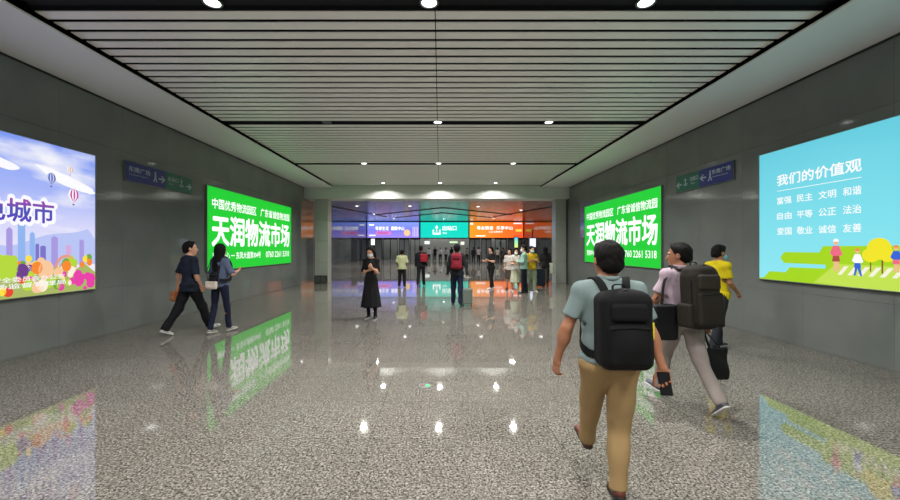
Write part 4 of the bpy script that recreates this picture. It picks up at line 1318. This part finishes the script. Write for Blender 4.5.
def backpack(J, label, col, size=(.15, .10, .23), low=.10, back=.10, accent=None, h=.009, tag_col=None, side_pocket=False, group=None, rad=.06):
    T, s = J['T'], J['s']
    w, d, hh = size
    c = T(0, -(back + d), low + hh)
    A = [J['rt'], J['fw'], J['up']]
    base = T(0, -(back + d), low)
    root, base = carried(J, 'backpack', label, 'backpack', base, group)
    m = cloth(col, .8)
    at_ = lambda x, y, z: c + J['rt'] * x + J['fw'] * y + J['up'] * z
    P = [rbox(c, (w, d, hh), rad, A), ell(at_(0, 0, hh - .04), (w * .9, d * .9, .06), A, .03)]
    bw = folds(.002, 3)
    body = put(root, base, 'pack_body', sdf_mesh('pack_body', P, h, warp=bw), m)
    put(root, base, 'front_pocket', sdf_mesh('front_pocket', [rbox(at_(0, -d * .95, -hh * .33), (w * .78, .035, hh * .52), .03, A), ell(at_(0, -d * .98, -hh * .33), (w * .6, .045, hh * .4), A, .03)], h), m)
    put(root, base, 'top_pocket', sdf_mesh('top_pocket', [rbox(at_(0, -d * .9, hh * .5), (w * .7, .03, hh * .25), .028, A)], h), cloth(accent or col, .8))
    z = MB()
    z.sweep([tuple(at_(x * w * .92, -d * .55, zz)) for x, zz in ((-1, -.1 * hh), (-1, .5 * hh), (-.75, .92 * hh), (0, 1.06 * hh), (.75, .92 * hh), (1, .5 * hh), (1, -.1 * hh))], .008, .008, tuple(J['fw']))
    z.sweep([tuple(at_(x * w * .75, -d * .95 - .036, -hh * .33 + zz)) for x, zz in ((-1, .44 * hh), (0, .47 * hh), (1, .44 * hh))], .006, .006, tuple(J['up']))
    put(root, base, 'zips', z.mesh('zips'), mat('zip_black', '0c0c0d', .4), None)
    hl = spline([at_(-.035, d * .5, hh + .0), at_(-.03, d * .5, hh + .04), at_(.03, d * .5, hh + .04), at_(.035, d * .5, hh + .0)], 4)
    put(root, base, 'handle', MB().sweep([tuple(p) for p in hl], .02, .006, tuple(J['fw'])).mesh('handle'), m)
    for sx in (-1, 1):
        pts = spline([T(sx * .06, -(back) - .01, low + hh * 2 - .02), T(sx * .085, -.075, .535), T(sx * .105, .0, .565), T(sx * .115, .09, .50), T(sx * .12, .150, .37), T(sx * .15, .12, .2), T(sx * .185, .03, .12), T(sx * .17, -.08, low + .06), T(sx * .11, -back - .03, low + .06)], 5)
        nn = len(pts)
        sides = []
        for i in range(nn):
            t = i / (nn - 1)
            sides.append(tuple(J['rt'] * (1 - t) + (J['up'] * .3 + J['rt'] * .7) * t) if t < .6 else tuple(J['up']))
        put(root, base, 'shoulder_strap', MB().sweep([tuple(p) for p in pts], .05 * s, .012, sides).mesh('shoulder_strap'), m)
    if side_pocket:
        for sx in (-1, 1):
            put(root, base, 'side_pocket', sdf_mesh('side_pocket', [rbox(at_(sx * w, 0, -hh * .55), (.03, d * .7, hh * .38), .025, A)], h), m)
    if tag_col:
        q_ = at_(w + .008, .0, .0); put(root, base, 'yellow_tag', MB().box(tuple(q_ - V(.012, .03, .05)), tuple(q_ + V(.012, .03, .05)), bevel=.004).mesh('yellow_tag'), cloth(tag_col), None)
    return root

def soft_bag(J, name, label, cat, c, half_, col, strap=None, h=.008, rad=.03, material=None, fold=.003, strap_col=None, strap_w=.03, flap=False, group=None):
    """c: centre in the person's local frame; strap: points"""
    c = np.asarray(c, float)
    base = c - V(0, 0, half_[2])
    root, base = carried(J, name, label, cat, base, group)
    m = material or cloth(col, .6)
    put(root, base, 'bag_body', sdf_mesh('bag_body', [rbox(c, half_, rad), ell(c - V(0, 0, half_[2] * .35), (half_[0] * .98, half_[1] * 1.15, half_[2] * .6), None, .03)], h, warp=folds(fold, 9)), m)
    if flap:
        put(root, base, 'flap', sdf_mesh('flap', [rbox(c + V(0, 0, half_[2] * .45), (half_[0] * 1.02, half_[1] * 1.12, half_[2] * .56), rad * .6)], h), m)
    if strap:
        pts = spline(strap, 5)
        put(root, base, 'strap', MB().sweep([tuple(p) for p in pts], strap_w, .006, (0, 1, .2) if abs(strap[0][0] - strap[-1][0]) < .25 else (1, 0, .2)).mesh('strap'), cloth(strap_col or col, .6))
    return root

def phone(J, side, label, size=(.037, .076, .0045)):
    j = J[side]; d, n, t = j['fr']
    c = j['wr'] + d * .085 + n * .030
    root, base = carried(J, 'phone', label, 'phone', c)
    A = Matrix((t, d, n)).transposed().to_4x4()
    me = MB().box((-size[0], -size[1], -size[2]), (size[0], size[1], size[2]), bevel=.003).mesh('casing'); me.transform(A)
    link('casing', me, mat('phone_black', '0b0b0d', .15), root)
    me = MB().box((-size[0] + .003, -size[1] + .003, size[2]), (size[0] - .003, size[1] - .003, size[2] + .001)).mesh('screen_glass'); me.transform(A)
    link('screen_glass', me, mat('phone_glass', '14161a', .05), root)
    return root
# ---------------------------------------------------------------- the people of the photograph
# 1 near walker with black backpack
w1 = person('walking man seen from behind in a pale grey green polo shirt and khaki trousers', (1.118, 2.53, 0), -3, H=1.645, girth=1.12, lean=(.0, .05), head=(4, 0),
            legs={'L': (33, 6, -20, -5), 'R': (3, 9, 12, -3)},
            arms={'L': ((-.40, .03, -1), (-.22, .22, -1), (-.12, .15, -1), (.9, .3, .3), .9), 'R': ((.26, -.14, -1), (.22, -.30, -1), (.12, -.12, -1), (-.5, -.8, 0), 1.5)},
            top=('short', '728280', .012, .0), bottom=('trousers', '9c8158', .006, 1), shoes=('5c2c1e', 'sole_dark'), extras=('collar',), seed=1, res=.85)
backpack(w1, 'big plain black backpack worn by the man in khaki trousers', '060607', size=(.155, .10, .23), low=.012, back=.115, h=.007, tag_col='d8c820')
phone(w1, 'R', 'black phone held low in the right hand of the man in khaki trousers', (.035, .071, .0045))

# 2 man in pink shirt with olive rucksack
w2 = person('walking man in a pale pink short sleeved shirt and off white trousers, head turned aside', (2.55, 4.05, 0), 8, H=1.685, girth=1.04, lean=(0, .06), head=(42, -4),
            legs={'L': (24, 6, -10, -3), 'R': (-18, 20, 42, 0)},
            arms={'L': ((-.25, .25, -1), (.1, .75, -.75), (.2, .7, -.5), (.8, .2, .3), 1.0), 'R': ((.2, -.15, -1), (.08, -.1, -1), None, (-.9, .1, 0), 1.5)},
            top=('short', 'ad9ba6', .012, .0), bottom=('trousers', '948a84', .008, 1), shoes=('4a4c56', 'sole_white'), extras=('collar',), seed=2, res=1.0)
backpack(w2, 'olive brown rucksack with side pockets worn by the man in the pink shirt', '231f19', size=(.165, .13, .31), low=-.06, back=.115, accent='2c2720', side_pocket=True, rad=.11)
T = w2['T']
soft_bag(w2, 'messenger_bag', 'black flap shoulder bag hanging at the left hip of the man in pink', 'bag', T(-.27, -.06, -.01), (.135, .06, .18), '101012',
         strap=[T(-.27, -.05, .16), T(-.235, -.05, .40), T(-.12, -.03, .575), T(-.16, .10, .45), T(-.27, .03, .22)], flap=True)
g_ = w2['R']['grip']
soft_bag(w2, 'tote_bag', 'limp black tote bag carried in the right hand behind the white trousered leg', 'bag', g_ + V(.09, -.04, -.32), (.12, .03, .17), '0f0f11',
         strap=[g_ + V(.02, -.03, -.16), g_ + V(-.01, 0, -.02), g_ + V(0, 0, .012), g_ + V(.03, 0, -.02), g_ + V(.14, -.03, -.16)], rad=.02, fold=.008)

# 3 person in yellow
w3 = person('person in a yellow printed t-shirt and light blue face mask by the right wall', (4.56, 6.3, 0), -78, H=1.68, girth=.88, head=(-8, -6), mask='7fc4dc', skin='skin_tan',
            legs={'L': (10, 4, -4, 1), 'R': (-12, 8, 10, 1)},
            arms={'L': ((-.06, .1, -1), (.3, .8, -.6), None, (.5, 0, -.5), 1.0), 'R': ((.08, .1, -1), (-.1, .8, -.7), None, (-.5, 0, -.5), 1.0)},
            top=('short', 'c4b010', .010, .08), bottom=('trousers', '24262c', .006), shoes=('2a2a2e', 'sole_white'), seed=3, res=1.3)
ch = MB()
for k, (a, b, r) in enumerate(((-.05, .36, .03), (.03, .37, .035), (-.03, .28, .035), (.04, .27, .028), (0, .32, .02))):
    p = w3['T'](a, .128, b)
    ch.cyl(tuple(p), tuple(p + V(0, .006, 0)), r, r * .9, 7)
ch.build('shirt_print', cloth('3c3410'), w3['root'])
# small back print, seen between the shoulders
bp_ = MB()
for x, z in ((-.06, .34), (.05, .32), (-.02, .26), (.06, .24)):
    p = w3['T'](x, -.122, z); bp_.cyl(tuple(p), tuple(p - V(0, .004, 0)), .028, .024, 6)
bp_.build('back_print', cloth('4a4010'), w3['root'])

# 4, 5 the couple on the left
w4 = person('young man in navy t-shirt and black trousers walking beside the left wall', (-4.84, 7.45, 0), -30, H=1.78, head=(-28, 0), skin='skin_fair',
            legs={'L': (-20, 14, 24, 0), 'R': (24, 4, -14, 0)},
            arms={'L': ((-.45, -.15, -1), (-.25, .05, -1), None, (.9, 0, 0), 1.3), 'R': ((.2, .0, -1), (-.1, .45, -.9), None, (-.8, .1, 0), .9)},
            top=('elbow', '1b2230', .016, .10), bottom=('trousers', '121216', .016), shoes=('c8c8c4', 'sole_white'), seed=4, res=1.4)
g_ = w4['L']['grip']
soft_bag(w4, 'leather_bag', 'small tan leather bag held by the young man in navy', 'bag', g_ + V(0, 0, -.10), (.06, .13, .10), 'a05c34', rad=.03, strap=[g_ + V(0, -.07, -.04), g_ + V(0, 0, .02), g_ + V(0, .07, -.04)], material=mat('tan_leather', 'a8663c', .45, noise=.1, scale=20))
w5 = person('young woman with long black hair in a slate blue blouse beside the man in navy', (-4.28, 7.5, 0), -16, H=1.70, female=True, head=(0, -4), hair='long', skin='skin_fair', girth=.92,
            legs={'L': (-7, 6, 8, 0), 'R': (12, 4, -4, -2)},
            arms={'L': ((-.35, .1, -.9), (.35, .8, .1), None, (.4, .0, .5), .9), 'R': ((.40, .15, -.9), (-.3, .85, .2), None, (-.4, 0, .5), .9)},
            top=('elbow', '566078', .018, .02), bottom=('trousers', '1a1e34', -.004), shoes=('8a8378', 'sole_white'), seed=5, res=1.4)
T = w5['T']
backpack(w5, 'tiny dark backpack worn by the woman in the slate blouse', '16181f', size=(.10, .04, .10), low=.06, back=.10, h=.008)
soft_bag(w5, 'small_white_bag', 'small off white shoulder bag at the back of the woman in the slate blouse', 'bag', T(.03, -.235, .03), (.115, .03, .07), 'c9c0ae', rad=.015,
         strap=[T(-.06, -.22, .08), T(-.12, -.19, .30), T(-.10, -.02, .575), T(-.02, .15, .35), T(.17, .09, .1), T(.13, -.19, .06)], strap_w=.012, flap=True, material=mat('cream_leather', 'cfc6b4', .4, noise=.05), strap_col='20201f')

# 6 woman in black dress facing the viewer
p = at(371, 248, 8.95)
w6 = person('woman in a long black dress standing in mid hall looking at her phone', (p.x, p.y, 0), 172, H=1.66, female=True, head=(-10, -22), hair='long', skin='skin_fair', girth=.95, mask='c8ccd0',
            legs={'L': (1, 2, 0, 1), 'R': (-4, 8, 4, 0)},
            arms={'L': ((-.12, .15, -1), (.35, .75, .45), None, (.3, -.6, .3), 1.0), 'R': ((.14, .05, -1), (-.75, .55, .25), None, (-.3, -.6, .3), 1.3)}, extras=('stockings',),
            top=('elbow', '131214', .008, .0), bottom=('dress', '131214', .085, .62), shoes=('1c1c1e', 'sole_white'), seed=6, res=1.5)
phone(w6, 'L', 'phone in the raised hand of the woman in the black dress')
def at_floor(px, D): return (((px - 440) * D / FPX), D, 0)
# 7 cream shirt
w7 = person('short person in a cream yellow shirt and black trousers seen from behind', at_floor(402, 16.3), -5, H=1.56, girth=1.08, hair='short', legs={'L': (3, 3, 0, 3), 'R': (-3, 3, 0, 3)},
            arms={'L': ((-.25, 0, -1), (.2, .7, -.6), None, (.8, 0, 0), .8), 'R': ((.25, 0, -1), (-.2, .7, -.6), None, (-.8, 0, 0), .8)},
            top=('elbow', 'aeb088', .02, .08), bottom=('trousers', '141416', .01), shoes=('222224', 'sole_white'), seed=7, res=2.0)
# 8 dark with red bag
w8 = person('walker in dark clothes carrying a red shoulder bag, seen from behind', at_floor(421, 16.7), -10, H=1.72, hair='short', legs={'L': (-14, 10, 18, 0), 'R': (14, 4, -8, 0)},
            top=('long', '1b1c24', .016, .10), bottom=('trousers', '14151c', .006), shoes=('111113', 'sole_dark'), seed=8, res=2.0)
T = w8['T']
soft_bag(w8, 'red_bag', 'red shoulder bag on the back of the walker in dark clothes', 'bag', T(.17, -.17, .30), (.15, .07, .17), '9c2030', strap=[T(.06, -.15, .42), T(.08, -.03, .58), T(.14, .1, .4), T(.24, -.10, .3)], h=.014)
# 9 red backpack and suitcase
w9 = person('traveller in dark cap and jacket with blue jeans pulling a suitcase', at_floor(457, 11.2), -6, H=1.74, hair='short', cap_='1a1c22', girth=1.05,
            legs={'L': (8, 3, -2, 2), 'R': (-14, 8, 14, 2)},
            arms={'L': ((-.25, .05, -1), (-.1, .2, -1), None, (.9, 0, 0), .8), 'R': ((.30, -.05, -1), (.16, -.12, -1), None, (-.9, 0, 0), 1.6)},
            top=('long', '23272b', .018, .08), bottom=('trousers', '1a2138', .010), shoes=('16181c', 'sole_dark'), seed=9, res=1.6)
backpack(w9, 'red backpack worn by the traveller with the dark cap', '8c2434', size=(.15, .10, .21), low=.12, back=.12, accent='6a1a28', h=.012)
g_ = w9['R']['grip']
px_, py_, pz_ = g_
root, base = carried(w9, 'suitcase', 'upright grey green wheeled suitcase beside the traveller with the red backpack', 'suitcase', (px_ + .03, py_ - .16, 0))
b = MB(); b.box((-.14, -.10, .06), (.14, .10, .50), bevel=.03); b.build('shell', mat('suitcase_grey', '6c766c', .4), root)
b = MB()
for k in range(5): b.box((-.11 + .05 * k, -.107, .10), (-.095 + .05 * k, -.098, .46), bevel=.003)
o = b.build('ribs', mat('suitcase_grey', '6c766c', .4), root)
b = MB()
for s_ in (-1, 1): b.cyl((s_ * .08, .07, .48), (s_ * .08, .12, pz_ - .01), .008, seg=8)
b.cyl((-.09, .12, pz_), (.09, .12, pz_), .014, seg=10); b.build('telescopic_handle', M('grey_metal'), root)
for sx in (-1, 1):
    for sy in (-1, 1):
        MB().cyl((sx * .11 - .015, sy * .07, .03), (sx * .11 + .015, sy * .07, .03), .03, seg=14).build('wheel', M('dark_metal'), root)
# 10 woman in black on the right
w10 = person('slim person in black with white shoes standing under the orange screen', at_floor(491, 15.5), 120, H=1.68, female=True, hair='bob', skin='skin_fair', head=(10, -15),
             legs={'L': (8, 3, -2, 2), 'R': (-10, 6, 8, 2)}, arms={'L': ((-.2, .1, -1), (.2, .9, .2), None, (.5, 0, .5), 1.0), 'R': ((.2, .1, -1), (-.2, .9, .1), None, (-.5, 0, .5), 1.0)},
             top=('short', '18181a', .012, .1), bottom=('trousers', '141416', .006), shoes=('d8d8d4', 'sole_white'), seed=10, res=2.0)
# 11-14 the huddle
w11 = person('woman in a white blouse and dark skirt at the left edge of the huddle', at_floor(509.5, 15.3), 160, H=1.60, female=True, hair='bob', skin='skin_fair', head=(0, -10),
             top=('elbow', 'bcb4ac', .016, .08), bottom=('skirt', '4a403a', .03, .42), shoes=('3a2c24', 'sole_dark'), seed=11, res=2.0)
w12 = person('woman in a white top and pale pleated skirt in the huddle', at_floor(515.5, 14.6), 200, H=1.62, female=True, hair='long', skin='skin_fair', head=(-8, -12), mask='e8ecee',
             top=('short', 'c4c0b8', .014, .04), bottom=('skirt', 'b4b49c', .06, .55), shoes=('c8c0b4', 'sole_white'), seed=12, res=2.0,
             arms={'L': ((-.2, .1, -1), (.35, .85, 0), None, (.5, 0, .5), 1.0), 'R': ((.2, .1, -1), (-.35, .85, .0), None, (-.5, 0, .5), 1.0)})
w13 = person('man in a mint shirt and navy trousers in the huddle', at_floor(524, 14.1), 75, H=1.74, hair='short', head=(0, -8), skin='skin_fair', mask='dfe6e8',
             top=('long', '8fb0a4', .014, .04), bottom=('trousers', '161a28', .008), shoes=('14141a', 'sole_dark'), seed=13, res=2.0,
             arms={'L': ((-.15, .15, -1), (.1, .95, .05), None, (.5, 0, .5), 1.0), 'R': ((.15, .15, -1), (-.1, .95, .05), None, (-.5, 0, .5), 1.0)})
w14 = person('person in a mustard yellow top and pale green trousers in the huddle', at_floor(531.5, 14.5), 195, H=1.70, hair='short', head=(12, -10), skin='skin_fair', mask='b8d0d8',
             top=('elbow', 'b09018', .022, .06), bottom=('trousers', '8c947e', .022), shoes=('c8b8a8', 'sole_white'), seed=14, res=2.0,
             arms={'L': ((-.3, .1, -1), (.5, .8, .2), None, (.5, 0, .5), 1.0), 'R': ((.3, .1, -1), (-.5, .8, .2), None, (-.5, 0, .5), 1.0)})
# dark suitcase standing behind the huddle
root = thing('suitcase', 'tall dark navy suitcase standing just right of the huddle', 'suitcase', at_floor(539.5, 16.2))
b = MB(); b.box((-.22, -.14, .06), (.22, .14, .78), bevel=.04); b.build('shell', mat('suitcase_navy', '141828', .35), root)
b = MB()
for s_ in (-1, 1): b.cyl((s_ * .09, .1, .76), (s_ * .09, .1, 1.05), .009, seg=8)
b.cyl((-.1, .1, 1.05), (.1, .1, 1.05), .014, seg=10); b.build('telescopic_handle', M('grey_metal'), root)
for sx in (-1, 1):
    for sy in (-1, 1):
        MB().cyl((sx * .17 - .015, sy * .1, .03), (sx * .17 + .015, sy * .1, .03), .03, seg=14).build('wheel', M('dark_metal'), root)
w15 = person('person in dark clothes carrying a big white bag near the right pillar', at_floor(545.5, 17.0), -20, H=1.68, female=True, hair='bob', head=(20, 0),
             legs={'L': (10, 4, -4, 0), 'R': (-12, 8, 10, 0)}, top=('long', '1f1c1c', .016, .1), bottom=('trousers', '2a2420', .006), shoes=('98806c', 'sole_dark'), seed=15, res=2.0)
g_ = w15['R']['grip']
soft_bag(w15, 'white_carrier_bag', 'big off white carrier bag in the hand of the person near the right pillar', 'bag', g_ + V(.03, 0, -.02), (.13, .12, .24), 'c8c8b8', strap=[g_ + V(0, -.08, .16), g_ + V(0, -.02, .36), g_ + V(0, .03, .36), g_ + V(0, .08, .16)], h=.014, fold=.008)

# people far behind, near the gates
far = [(473.5, 43, '1c1c20', '141416', 1.72, 'in black at the left of the pair beyond the huddle', 0), (478.5, 43.5, 'b8b0b4', '1a1a1e', 1.74, 'in a pale shirt at the right of the pair under the orange screen', 0),
       (429, 50, 'c8ccd0', '1c1e26', 1.68, 'in a white shirt first from the left before the ticket gates', 10), (435, 49, '22242c', '16161a', 1.74, 'in black second from the left before the ticket gates', 0),
       (440.5, 50.5, 'b8bcc4', '20222c', 1.66, 'in a grey white shirt third from the left before the ticket gates', 180), (446, 48.5, 'd0d4d8', '2a2a30', 1.7, 'in a bright white shirt in the middle before the ticket gates', 0),
       (451.5, 50, '181a20', '16161a', 1.76, 'tall and in black right of the middle before the ticket gates', 20), (467, 49.5, 'a8a49c', '1e1e22', 1.7, 'in a beige shirt at the right end before the ticket gates', 0),
       (503, 40, '2a2426', '1c1c1e', 1.68, 'in dark brown far behind the huddle', 30), (497.5, 44, 'c4bcb0', '24242a', 1.66, 'in a light shirt far behind and left of the huddle', 0)]
for i, (px, D, c1, c2, H, lab, yw) in enumerate(far):
    person('distant figure ' + lab, at_floor(px, D), yw, H=H, hair='short', top=('short' if i % 2 else 'long', c1, .016, .06), bottom=('trousers', c2, .01), shoes=('18181a', 'sole_dark'), seed=20 + i, res=3.0,
           legs={'L': (8 * (-1) ** i, 4, 0, 1), 'R': (-8 * (-1) ** i, 5, 4, 1)})
bpy.context.view_layer.update()
